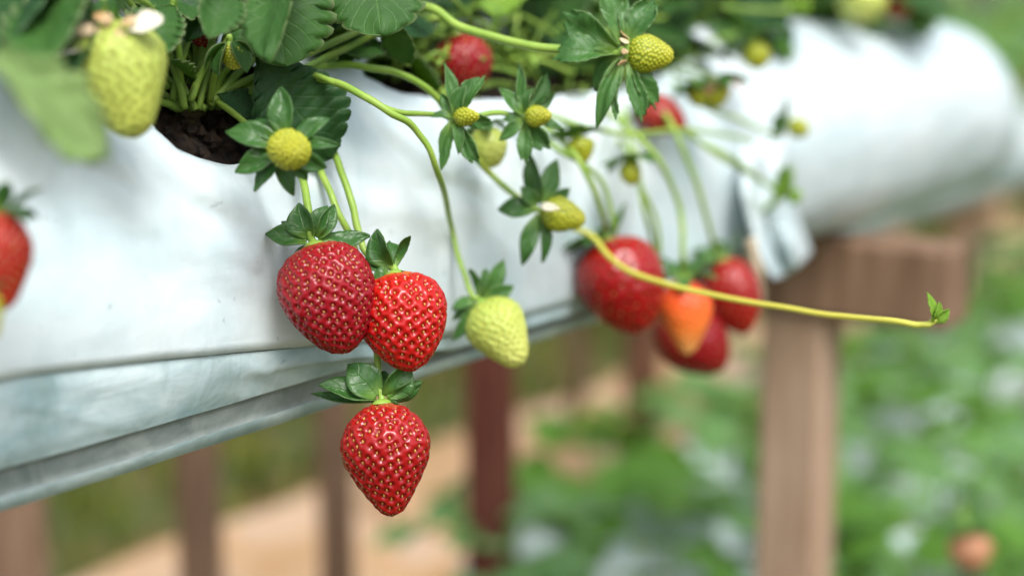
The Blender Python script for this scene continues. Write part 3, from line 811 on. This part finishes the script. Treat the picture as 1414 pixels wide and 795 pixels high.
fruit('unripe_strawberry', 'large yellow green unripe strawberry with withered petals at upper left', 'strawberry', (146, 32), (188, 190), zf, 136, 'taper', [M_PALE, M_SEEDG], 430, .00045, .0013,
      [(250, 60, 26, 40, 60), (100, 60, 26, 50, 60), (180, 60, 26, 40, 60), (310, 50, 26, 60, 80), (50, 44, 26, 60, 90)], [ata(250, 130, .05), ata(215, 20, .07), ata(165, -5, .10)], res=(130, 100), extra=petals, dz=0)
# left edge pair
ze = Za(10, 350, .13)
fruit('strawberry', 'blurred red strawberry cut off by the left edge', 'strawberry', (-2, 292), (8, 428), ze, 82, 'cone', [M_BRIGHT, M_SEEDR], 200, .0007, .0017,
      [(75, 52, 34, 35, 25), (110, 40, 30, -10, -30), (40, 44, 30, -20, -40), (20, 40, 28, 70, 60), (290, 44, 28, 10, 0), (180, 44, 28, 40, 40), (230, 40, 28, 40, 30)],
      [ata(-90, 120, .06), ata(-60, 190, .12), at(-20, 250, ze)], res=(96, 72))
fruit('unripe_strawberry', 'blurred yellow unripe strawberry peeping in at the left edge', 'strawberry', (-26, 400), (-12, 470), ze - .02, 46, 'taper', [M_YOUNG, M_SEEDY], 120, .0004, .0012,
      ring(5, 26, 12, 10, -30), [ata(-90, 120, .06), ata(-75, 250, .14), at(-40, 360, ze - .02)], res=(60, 44))

# ------------------------------------------------------------------ young fruit and buds
YM = [M_YOUNG, M_SEEDY]
def young(label, top, tip, Z, w, sep, stalk, dz=0, mats=YM, prof='round', n=200, dep=.0006, sm=None, r=(.0014, .0011), res=(84, 64), lobes=0, r0=None, name='young_strawberry', extra=None, vs=(), group='young green strawberries and buds'):
    return fruit(name, label, 'young strawberry', top, tip, Z, w, prof, mats, n, dep, .0008, sep, stalk, r, dz=dz, bumps=True, group=group, sep_mat=sm or M_SEPALL, res=res, lobes=lobes, sep_r0=r0 or w * .22 * Z / FPX, extra=extra, seeds=False, vsepals=vs, vw=.82)
zz = Za(400, 208, .125)
# hero bud facing the camera: axis points at the viewer
young('round yellow young fruit facing the camera, ringed by seven green sepals', (396, 203), (403, 211), zz, 57,
      [],
      [ata(300, 140, .06), ata(345, 175, .085), at(380, 200, zz + .022)], dz=-.018, mats=[M_YOUNG, M_SEEDY], n=300, dep=.0011, sm=M_SEPAL, res=(150, 110), r0=.006, vs=[(97, 76, 40, .1, .6), (163, 78, 44, .1, .7), (140, 56, 34, -.2, .4), (36, 62, 34, .15, .8), (4, 66, 22, .25, .7), (328, 54, 36, .1, .7), (272, 60, 36, .05, .5), (206, 70, 40, .15, .7), (232, 66, 40, .0, .6), (300, 44, 30, -.2, .4)])
z1 = .625
young('small yellow bud with upright and drooping toothed sepals, left of two on one stem', (630, 163), (660, 160), z1, 26,
      [],
      [ata(330, 130, .055), ata(400, 100, .075), ata(470, 118, .105), ata(540, 152, .125), at(600, 158, z1 + .004)], dz=-.010, n=120, res=(90, 60), lobes=1, r0=.003, prof='taper', vs=[(97, 74, 27, .0, .3), (56, 70, 34, .15, .5, 1), (352, 52, 24, .1, .6, 1), (296, 72, 32, .2, .5, 1), (255, 70, 27, .1, .3), (170, 30, 14, .2, .6), (282, 50, 18, .5, .8), (75, 46, 24, .4, .8), (120, 36, 20, .0, .5)])
z2 = .64
young('small yellow bud at the end of the shared stem, right of its twin', (728, 162), (761, 159), z2, 30,
      [],
      [at(655, 160, z1 + .010), at(690, 156, z2)], dz=-.008, n=140, res=(90, 60), lobes=1, r0=.003, prof='taper', vs=[(97, 72, 18, .0, .3), (130, 50, 27, .15, .6), (60, 64, 33, .1, .5, 1), (40, 52, 24, -.2, .4), (345, 52, 19, .1, .5), (305, 52, 34, .1, .6, 1), (270, 62, 24, .15, .5, 1), (222, 44, 20, .15, .5), (85, 40, 22, .4, .8), (185, 26, 18, .3, .6)])
z3 = Za(890, 75, .14)
def fuzz(root, P0, rot, px):
    for az in range(0, 360, 40):
        V, F, U = sepal_geo(az, 16 * px, 8 * px, 60, 20 + az % 50, .006, cup=.1)
        obj('dry_anther', V, F, M_DRY, root, uvs=U, local=True, solid=.0003)
young('yellow pointed young fruit with large spreading leafy sepals at the end of a thick stem', (866, 72), (930, 78), .625, 54,
      [],
      [ata(560, 75, .04), ata(545, 20, .06), at(590, 10, .655), at(640, 40, .645), at(705, 58, .637), at(780, 70, .63), at(840, 73, .627)], dz=.0, n=330, prof='taper', r=(.0024, .0017), lobes=1, res=(120, 90), extra=fuzz, r0=.007, vs=[(150, 92, 54, .1, .6, 1), (180, 94, 54, .2, .7, 1), (107, 88, 40, .1, .5, 1), (62, 76, 48, .15, .5, 1), (85, 66, 36, -.2, .4, 1), (247, 104, 31, .15, .4), (259, 90, 19, .3, .4, 1), (284, 92, 32, .1, .5, 1), (302, 84, 38, -.1, .4, 1), (225, 60, 34, -.2, .4)])
z5 = .672
def browntip(root, P0, rot, px):
    V, F, U = sepal_geo(10, 34 * px, 12 * px, -40, -80, .008, cup=.1)
    obj('dry_anther', V, F, M_PETAL, root, uvs=U, local=True, solid=.0004)
young('yellow green young fruit with dark sepals beside the yellow runner', (750, 290), (808, 305), z5, 50,
      [],
      [ata(600, 130, .10), at(660, 222, z5 + .01), at(710, 268, z5 + .004)], dz=-.004, n=260, prof='taper', res=(110, 80), sm=M_SEPAL, extra=browntip, r0=.006, vs=[(101, 68, 36, .05, .4), (72, 66, 30, -.1, .4), (176, 52, 40, .1, .6), (250, 74, 28, .1, .4), (277, 66, 24, .0, .4), (132, 34, 24, .3, .7), (35, 44, 24, -.2, .4), (320, 40, 20, -.3, .3)])
z6 = Za(322, 78, .085)
young('small olive bud half hidden among the leaves above the soil', (318, 62), (326, 96), z6, 32, [(90, 32, 24, -30, -70), (270, 46, 34, -20, -60), (300, 50, 34, -50, -80), (40, 50, 30, -60, -90), (180, 40, 26, 0, -30)],
      [ata(290, 140, .055), ata(300, 90, .07)], n=140, res=(80, 60), sm=M_LEAF)
young('soft yellow bud below the bud pair, out of focus', (797, 190), (806, 226), Za(800, 205, .115), 42, ring(7, 38, 24, 20, 0), [ata(600, 120, .05), ata(700, 150, .06), ata(770, 165, .07)], n=90, res=(50, 40), prof='taper')
young('blurred unripe green fruit behind the bud pair', (668, 175), (682, 232), Za(680, 200, .105), 52, ring(6, 30, 18, 0, -40), [ata(600, 120, .05), ata(640, 150, .07)], n=90, res=(50, 40), mats=[M_UNRIPE, M_SEEDG])
young('small blurred bud with drooping sepals above the large hanging red berry', (868, 222), (874, 256), Za(870, 240, .118), 30, ring(8, 40, 24, 10, -30), [ata(800, 160, .06), ata(850, 190, .08)], n=60, res=(40, 30))
young('blurred bud with pinkish dry petals, near the bag end', (984, 112), (990, 150), Za(985, 130, .115), 38, ring(8, 46, 28, 0, -40, 20), [ata(880, 80, .04), ata(940, 90, .07)], n=60, res=(40, 30), mats=[M_YOUNG, M_SEEDY],
      extra=lambda root, P0, rot, px: [obj('dry_petal', *(lambda g: (g[0], g[1], plain('pink_petal', (.75, .38, .25), .7), root))(sepal_geo(az, 34 * px, 18 * px, -20, -60, .006)), local=True, solid=.0004) for az in (70, 150, 350)] and None)
young('blurred small bud left of the pinkish one', (962, 118), (966, 148), Za(964, 133, .112), 28, ring(7, 36, 22, 0, -40), [ata(880, 80, .04), ata(930, 100, .07)], n=50, res=(36, 28))
young('blurred yellow bud in front of the dark leaf at the bag end', (1040, 58), (1050, 96), Za(1045, 75, .11), 40, ring(8, 48, 26, 20, -30), [ata(900, 75, .04), ata(960, 78, .07), ata(1010, 70, .09)], n=70, res=(40, 30))
young('tiny blurred bud held out over the second bag, upper one', (1088, 172), (1118, 182), Za(1100, 175, .13), 28, ring(8, 36, 22, 30, 10), [ata(900, 85, .04), ata(960, 140, .1), ata(1020, 165, .115), ata(1075, 190, .12)], n=50, res=(36, 28))
young('tiny blurred leafy bud held out over the second bag, lower one', (1090, 268), (1106, 276), Za(1095, 272, .13), 22, ring(7, 46, 32, 20, 30, 0, 20), [ata(880, 85, .04), ata(930, 170, .1), ata(1020, 225, .12), ata(1070, 262, .125)], n=50, res=(36, 28), mats=[M_LEAFY, M_LEAFY], sm=M_LEAFY)
young('bright green blurred bud above the bag end at the top edge', (1100, -6), (1112, 22), Za(1105, 8, .085), 26, ring(7, 30, 20, 10, -20), [ata(1040, 13, .09), ata(1085, 14, .087)], n=50, res=(36, 28), mats=[M_LEAFY, M_LEAFY], sm=M_LEAFY)
# right-hand hanging cluster
G = 'blurred strawberries hanging near the bag end'
def rfruit(label, top, tip, a, w, prof, m, seps, stalk, n=170, dz=0, dcam=0):
    Z = Za((top[0] + tip[0]) / 2, (top[1] + tip[1]) / 2, a)
    return fruit('strawberry', label, 'strawberry', top, tip, Z, w, prof, m, n, .0008, .0018, seps, stalk, (.0017, .0014), dz=dz, group=G, res=(90, 66), sep_mat=M_SEPALL, sep_r0=.006)
rfruit('large blurred red strawberry, left of the cluster crossed by the runner', (838, 330), (884, 462), .115, 122, 'broad', [M_RED, M_SEEDR], [(270, 52, 34, 10, -30), (300, 54, 34, 20, -10), (90, 46, 32, 60, 50), (60, 40, 26, 50, 50), (240, 50, 30, 30, 10), (330, 44, 28, 20, -30), (180, 44, 30, 30, 20)],
       [ata(700, 130, .05), ata(790, 210, .115), ata(830, 290, .122)])
rfruit('half-ripe orange strawberry with a pale tip in the blurred cluster', (944, 384), (950, 490), .135, 74, 'cone', [M_ORANGE, M_SEEDR], [(270, 42, 28, 30, 0), (300, 40, 28, 0, -30), (90, 44, 28, 40, 20), (60, 40, 26, 10, -30), (0, 34, 22, -20, -60), (180, 40, 28, 40, 40), (230, 40, 26, 50, 50), (130, 40, 26, 50, 50)],
       [ata(800, 120, .05), ata(860, 172, .10), ata(905, 215, .125), ata(938, 285, .13), ata(943, 350, .135)])
rfruit('blurred red strawberry on the right of the cluster, next to the bag end', (996, 358), (1030, 462), .118, 78, 'broad', [M_RED, M_SEEDR], [(270, 44, 28, 20, -10), (300, 40, 26, 10, -30), (90, 34, 24, 50, 50), (340, 30, 20, 0, -20), (180, 40, 28, 40, 40), (240, 40, 26, 50, 40)],
       [ata(870, 100, .05), ata(925, 170, .11), ata(960, 250, .122), ata(984, 330, .122)])
rfruit('dark red strawberry hanging lowest of the cluster, behind the orange one', (918, 428), (1000, 510), .100, 100, 'broad', [M_CRIM, M_SEEDR], [(0, 30, 24, 30, 20), (120, 34, 24, 40, 40), (240, 34, 24, 40, 40)],
       [ata(860, 90, .03), ata(885, 260, .105), ata(905, 350, .105), ata(912, 400, .10)])
# red ones half hidden behind the stems
rfruit('blurred red strawberry half hidden behind stems under the top leaves', (628, 50), (652, 128), .055, 82, 'round', [M_CRIM, M_SEEDR], ring(6, 36, 24, 20, 0), [ata(570, 60, .03), ata(600, 25, .06)])
rfruit('pinkish red strawberry lying on the bag behind the blurred stems', (884, 146), (946, 176), .098, 54, 'broad', [M_RED, M_SEEDR], ring(5, 30, 18, 20, 0), [ata(880, 90, .03), ata(880, 130, .06)])
rfruit('small dark red strawberry tucked among the leaves above the soil', (278, 36), (286, 66), .05, 34, 'round', [M_CRIM, M_SEEDR], ring(5, 24, 16, 20, 0), [ata(285, 120, .045), ata(288, 50, .045)], n=80)
# on the second bag
rfruit('yellowish unripe strawberry on top of the second bag', (1188, -22), (1196, 32), .07, 66, 'round', [M_UNRIPE, M_SEEDG], ring(6, 40, 24, 10, -20), [ata(1160, -10, .0), ata(1175, -30, .02)], n=90)
rfruit('red strawberry beside the yellowish one on top of the second bag', (1234, -18), (1241, 27), .055, 46, 'round', [M_BRIGHT, M_SEEDR], ring(6, 34, 20, 10, -20), [ata(1180, -10, .0), ata(1210, -36, .02)], n=90)

#@@PART3
# ------------------------------------------------------------------ timber stands
def box(mb, c, ex, ey, ez, hx, hy, hz, bev=.004, m=0):
    """bevelled box with half sizes along three axes"""
    V = []; idx = {}
    sx = (-1, 1)
    for x in sx:
        for y in sx:
            for z in sx:
                for k in range(3):
                    h = [hx - bev, hy - bev, hz - bev]; h[k] += bev
                    idx[(x, y, z, k)] = len(V); V.append(c + ex * (x * h[0]) + ey * (y * h[1]) + ez * (z * h[2]))
    F = []
    for s in sx:
        F.append([idx[(s, -1, -1, 0)], idx[(s, 1, -1, 0)], idx[(s, 1, 1, 0)], idx[(s, -1, 1, 0)]])
        F.append([idx[(-1, s, -1, 1)], idx[(1, s, -1, 1)], idx[(1, s, 1, 1)], idx[(-1, s, 1, 1)]])
        F.append([idx[(-1, -1, s, 2)], idx[(1, -1, s, 2)], idx[(1, 1, s, 2)], idx[(-1, 1, s, 2)]])
        for t in sx:
            F.append([idx[(s, t, -1, 0)], idx[(s, t, 1, 0)], idx[(s, t, 1, 1)], idx[(s, t, -1, 1)]])
            F.append([idx[(s, -1, t, 0)], idx[(s, 1, t, 0)], idx[(s, 1, t, 2)], idx[(s, -1, t, 2)]])
            F.append([idx[(-1, s, t, 1)], idx[(1, s, t, 1)], idx[(1, s, t, 2)], idx[(-1, s, t, 2)]])
            for q in sx: F.append([idx[(s, t, q, 0)], idx[(s, t, q, 1)], idx[(s, t, q, 2)]])
    mb.add(V, F, None, m)
def stand(label, base, top_z, w, t, beam, m=M_WOOD, mb_=None, group='timber stands carrying the bags', name='timber_stand', beam_h=.034):
    """post (w along the beam, t along the row) with a cross beam from -beam[0] to +beam[1] along N"""
    root = empty(name, base, None, label, 'stand', group)
    pz = top_z - (beam_h * 2 if beam else 0)
    b = MB(); box(b, base + ZUP * (pz / 2 - .05), N, D, ZUP, w / 2, t / 2, pz / 2 + .05); b.build('post', m, root, smooth=False)
    if beam:
        b = MB(); c = base + ZUP * (top_z - beam_h) + N * ((beam[1] - beam[0]) / 2)
        box(b, c, N, D, ZUP, (beam[0] + beam[1]) / 2, .03, beam_h - .0005); b.build('cross_beam', mb_ or m, root, smooth=False)
    return root
zbag = ZC - .086 - .0895
# the stand seen under the junction of the two bags
def on_ground(P): return Vector((P.x, P.y, 0))
pp = ata(1106, 470, .0)
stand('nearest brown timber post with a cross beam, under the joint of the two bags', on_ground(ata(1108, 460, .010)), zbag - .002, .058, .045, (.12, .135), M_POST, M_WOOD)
stand('brown timber post with a cross beam under the near end of the front bag', on_ground(row_point(s_of(-260), PB, 0)), zbag - .002, .052, .04, (.12, .12))
# row of stands further back; perpendicular distance 1.4 m
def back(px, perp):
    r = ray(px, 650); Z = -perp / r.dot(N); P = CAM + r * Z; return on_ground(P)
BK = 'brown posts standing in the back row'
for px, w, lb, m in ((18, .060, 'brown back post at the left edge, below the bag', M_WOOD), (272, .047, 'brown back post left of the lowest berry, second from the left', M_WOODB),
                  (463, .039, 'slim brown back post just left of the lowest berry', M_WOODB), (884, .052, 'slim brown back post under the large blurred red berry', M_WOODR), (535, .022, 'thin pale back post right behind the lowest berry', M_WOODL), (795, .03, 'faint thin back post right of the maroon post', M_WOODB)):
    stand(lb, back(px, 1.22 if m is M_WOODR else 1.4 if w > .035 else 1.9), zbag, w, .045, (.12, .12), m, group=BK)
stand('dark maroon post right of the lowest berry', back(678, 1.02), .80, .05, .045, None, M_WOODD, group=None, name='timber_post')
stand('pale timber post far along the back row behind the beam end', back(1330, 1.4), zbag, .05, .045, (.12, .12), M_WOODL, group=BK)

# ------------------------------------------------------------------ lower bed of plants
def bag_base(perp, ztop, k=1.0):
    def f(s, a, h): return row_point(s, perp, ztop) + N * (a * k) + ZUP * ((h - .086) * k)
    return f
LOW = ((.72, .33, 1.0, 2.6), (1.06, .33, 1.42, 4.6))
for i, (perp, zt, s0, s1) in enumerate(LOW):
    r = make_bag('grow_bag', ('white grow bag under the nearer row of low plants' if i == 0 else 'white grow bag under the farther row of low plants'), s0, s1, .1, .1, 20 + i * 7, False, None, False, .012, 1.0, bag_base(perp, zt + .03, 1.45), rnd=True)
    for s in (s0 + .12, (s0 + s1) / 2, s1 - .15):
        stand('low timber stand hidden under the low grow bags', row_point(s, perp, 0), zt - .203, .05, .045, (.1, .1), M_WOODL, group='low stands under the low bags', name='low_stand')

def bush(name, label, n, size, m, seed, group, low=True, spread=1.0, hgt=1.0, cat='plant'):
    rg = random.Random(seed)
    root = empty(name, Vector((0, 0, 0)), None, label, cat, group)
    fol = MB(); st = MB()
    for i in range(n):
        az = i * 2.4 + rg.uniform(-.4, .4); rad = size * spread * (.25 + .75 * ((i + .5) / n) ** .5) * rg.uniform(.8, 1.1)
        h = size * hgt * (1.05 - .65 * (i / n)) * rg.uniform(.75, 1.15)
        d = Vector((math.cos(az), math.sin(az), 0)); tip = d * rad + ZUP * h
        st.add(*tube([d * .01, d * rad * .35 + ZUP * h * .65, tip], .0022, .0016, 5, 5))
        for k in (-1, 0, 1):
            dd = (Matrix.Rotation(k * 1.15 + rg.uniform(-.15, .15), 3, 'Z') @ d)
            dd = (dd + ZUP * rg.uniform(-.55, .15)).normalized()
            L = rg.uniform(.058, .095)
            nr = (ZUP + d * rg.uniform(0, .6) + Vector((rg.uniform(-.3, .3), rg.uniform(-.3, .3), 0))).normalized()
            fol.add(*leaf_at(tip, tip + dd * L, L * rg.uniform(.78, .95), nr, teeth=7, tooth=.22, cols=5, cup=rg.uniform(-.2, .4), bend=rg.uniform(.2, .8), low=low))
    fol.build('foliage', m, root); st.build('stems', M_STEMD, root)
    return root
def copy_thing(src, loc, rz, sc=1.0, label=None):
    c = src.copy(); COL.objects.link(c); c.location = loc; c.rotation_euler = (0, 0, rz); c.scale = (sc, sc, sc)
    if label: c['label'] = label
    for ch in list(src.children):
        d = ch.copy(); COL.objects.link(d); d.parent = c
    return c
make_bag('grow_bag', 'white grow bag under the low plants nearest the timber post', 1.25, 2.7, .1, .1, 61, False, None, False, .012, 1.0, bag_base(.50, .30, 1.3), rnd=True)
for s in (1.4, 2.5): stand('low timber stand hidden under the low grow bags', row_point(s, .50, 0), .30 - .231, .05, .045, None, M_WOODL, group='low stands under the low bags', name='low_stand')
GB = 'strawberry plants in the low rows'
LB = 'bushy green strawberry plant in the low rows below the bags'
protos = [bush('strawberry_plant', LB, 12, .125, (M_LEAFB, M_LEAFG, M_LEAFB)[i], 100 + i, GB) for i in range(3)]
rg = random.Random(5); first = True; used = set()
spots = []
for perp, zt, s0, s1 in LOW:
    s = s0 + .02
    while s < s1:
        spots.append((s, perp + rg.uniform(-.06, .06), zt - .01)); s += rg.uniform(.23, .34)
for q in range(5):   # a third strip nearer the camera on the right
    spots.append((1.32 + q * .33, .50 + rg.uniform(-.03, .03), .30))
def place(i, loc, rz, sc):
    if i not in used:
        used.add(i); o = protos[i]; o.location = loc; o.rotation_euler = (0, 0, rz); o.scale = (sc,) * 3
    else: copy_thing(protos[i], loc, rz, sc)
for i, (s, p, z) in enumerate(spots):
    place(i % 3, row_point(s, p, z), rg.uniform(0, 6.28), rg.uniform(.85, 1.2))
# plants on the second bag and on the row behind it
tops = bush('strawberry_plant', 'dark strawberry plant growing on top of the second bag', 16, .085, M_LEAFD, 55, None, low=True)
tops.location = ata(1142, 40, -.02); tops.scale = (.8, .8, .8)
GR = 'strawberry plants of the row behind the second bag'
rear = bush('strawberry_plant', 'out-of-focus plant of the row behind the second bag', 20, .17, M_LEAFB, 57, GR)
rear.location = row_point(2.3, 1.0, ZC - .16)
for k in range(9):
    copy_thing(rear, row_point(2.25 + k * .25, 1.05 + rg.uniform(-.12, .12) + (k % 2) * .22, ZC - .2 + rg.uniform(-.03, .05)), rg.uniform(0, 6), rg.uniform(.9, 1.3))
r = make_bag('grow_bag', 'white grow bag of the row behind, under the out-of-focus plants', 2.25, 4.4, .1, .1, 41, False, None, False, .012, 1.0, bag_base(1.12, ZC - .2, 1.15))
for s in (2.75, 3.4, 4.1):
    stand('timber stand of the row behind, hidden by the second bag', row_point(s, 1.12, 0), ZC - .2 - .203, .05, .045, (.1, .1), M_WOODL, group='stands of the row behind')
# a few berries hanging in the low rows
fruit('strawberry', 'blurred dull orange strawberry half hidden by leaves at the bottom right', 'strawberry', (1335, 735), (1345, 790), 1.2, 60, 'broad', [plain('dull_orange_flesh', (.36, .17, .09), .6), M_SEEDR], 90, .0006, .0016, ring(6, 34, 24, 10, 0), [at(1325, 690, 1.24)], res=(40, 30))

# ------------------------------------------------------------------ ground
gm, nt, b = mat('ground_earth')
c = ramp(nt, [(.3, (.040, .058, .006)), (.5, (.065, .080, .010)), (.62, (.13, .085, .02)), (.75, (.055, .072, .008))], noise_tex(nt, 3.2, 6))
nt.links.new(c, b.inputs['Base Color']); b.inputs['Roughness'].default_value = .95; bump(nt, b, noise_tex(nt, 40, 6), .6, .03)
S = 400
o = obj('ground', [(-S, -S, 0), (S, -S, 0), (S, S, 0), (-S, S, 0)], [(0, 1, 2, 3)], gm, smooth=False); tag(o, kind='structure')
pm, nt, b = mat('sandy_path')
c = ramp(nt, [(.32, (.30, .17, .07)), (.45, (.44, .27, .13)), (.56, (.47, .31, .18)), (.68, (.49, .37, .27)), (.8, (.36, .26, .18))], noise_tex(nt, 3.4, 7, .62))
nt.links.new(c, b.inputs['Base Color']); b.inputs['Roughness'].default_value = .95; bump(nt, b, noise_tex(nt, 60, 6), .5, .01)
edge = -(atg(640, 600, 0) - CAM).dot(N)
nseg = 120; V = []; F = []
for i in range(nseg):
    s = -1 + 16 * i / (nseg - 1)
    for perp, j in ((1.32, 0), (edge, 1)):
        w = .07 * noise.noise(Vector((s * 1.7, perp, 0))) + .03 * noise.noise(Vector((s * 6, perp, 3)))
        V.append(row_point(s, perp + w, .004))
for i in range(nseg - 1): F.append((2 * i, 2 * i + 2, 2 * i + 3, 2 * i + 1))
o = obj('path', V, F, pm, smooth=False); tag(o, kind='structure')
# weeds and grass on the verge
rg = random.Random(9); g = MB()
for k in range(2600):
    perp = edge + abs(rg.gauss(0, 1)) * 1.2 - .02; s = rg.uniform(.2, 8)
    P = row_point(s, perp, 0); az = rg.uniform(0, 6.28); h = rg.uniform(.05, .16); w = rg.uniform(.006, .02)
    d = Vector((math.cos(az), math.sin(az), 0)); q = Vector((-d.y, d.x, 0))
    g.add([P - q * w * .5, P + q * w * .5, P + d * h * .25 + q * w * .6 + ZUP * h * .6, P + d * h * .25 - q * w * .6 + ZUP * h * .6, P + d * h * .6 + ZUP * h * .95],
          [(0, 1, 2, 3), (3, 2, 4)], [(-1, 0), (1, 0), (1, .6), (-1, .6), (0, 1)])
o = g.build('grass', plain('verge_grass', (.045, .07, .005), .8, (.10, .105, .012), 3, .15)); tag(o, 'short olive green grass and weeds beside the sandy path', 'grass', None, 'stuff')
# hedge far behind
GH = 'shrubs far behind the rows'
hed = bush('shrub', 'dark green shrub standing far behind the rows', 60, .62, M_LEAFB, 77, GH, spread=1.0, hgt=1.7, cat='shrub')
for ch in hed.children: pass
hed.location = row_point(9, 4.2, 0); hed.scale = (1.2,) * 3
for k in range(9):
    copy_thing(hed, row_point(6.6 + k * 1.1, 4.2 + rg.uniform(-.4, .4), 0), rg.uniform(0, 6), rg.uniform(1.1, 1.6))

# ------------------------------------------------------------------ light and camera
w = bpy.data.worlds.new('World'); scene.world = w; w.use_nodes = True
nt = w.node_tree; bg = nt.nodes['Background']
sun_dir = Vector((.22, -.56, .79)).normalized()
el = math.asin(sun_dir.z); az = math.atan2(sun_dir.x, sun_dir.y)
sky = nt.nodes.new('ShaderNodeTexSky'); sky.sky_type = 'NISHITA'; sky.sun_disc = False
sky.sun_elevation = el; sky.sun_rotation = az; sky.air_density = 1.0; sky.dust_density = 4.0; sky.ozone_density = 1.0
hs = nt.nodes.new('ShaderNodeHueSaturation'); hs.inputs['Saturation'].default_value = .6   # thin overcast
nt.links.new(sky.outputs[0], hs.inputs['Color']); nt.links.new(hs.outputs[0], bg.inputs[0]); bg.inputs[1].default_value = .15
sl = bpy.data.lights.new('sun', 'SUN'); sl.energy = 1.5; sl.angle = R(22); sl.color = (1, .99, .975)
so = bpy.data.objects.new('sun', sl); COL.objects.link(so); so.rotation_euler = sun_dir.to_track_quat('Z', 'Y').to_euler()
cd = bpy.data.cameras.new('camera'); co = bpy.data.objects.new('camera', cd); COL.objects.link(co)
cd.lens = 50; cd.sensor_width = 36; cd.clip_start = .02; cd.clip_end = 1500
co.location = CAM; co.rotation_euler = (math.pi / 2 - PITCH, 0, 0)
cd.dof.use_dof = True; cd.dof.focus_distance = ZF - .012; cd.dof.aperture_fstop = 2.9; cd.dof.aperture_blades = 0
scene.camera = co
vs = scene.view_settings
vs.view_transform = 'Standard'; vs.look = 'None'; vs.gamma = 1; vs.use_curve_mapping = False; vs.exposure = .84
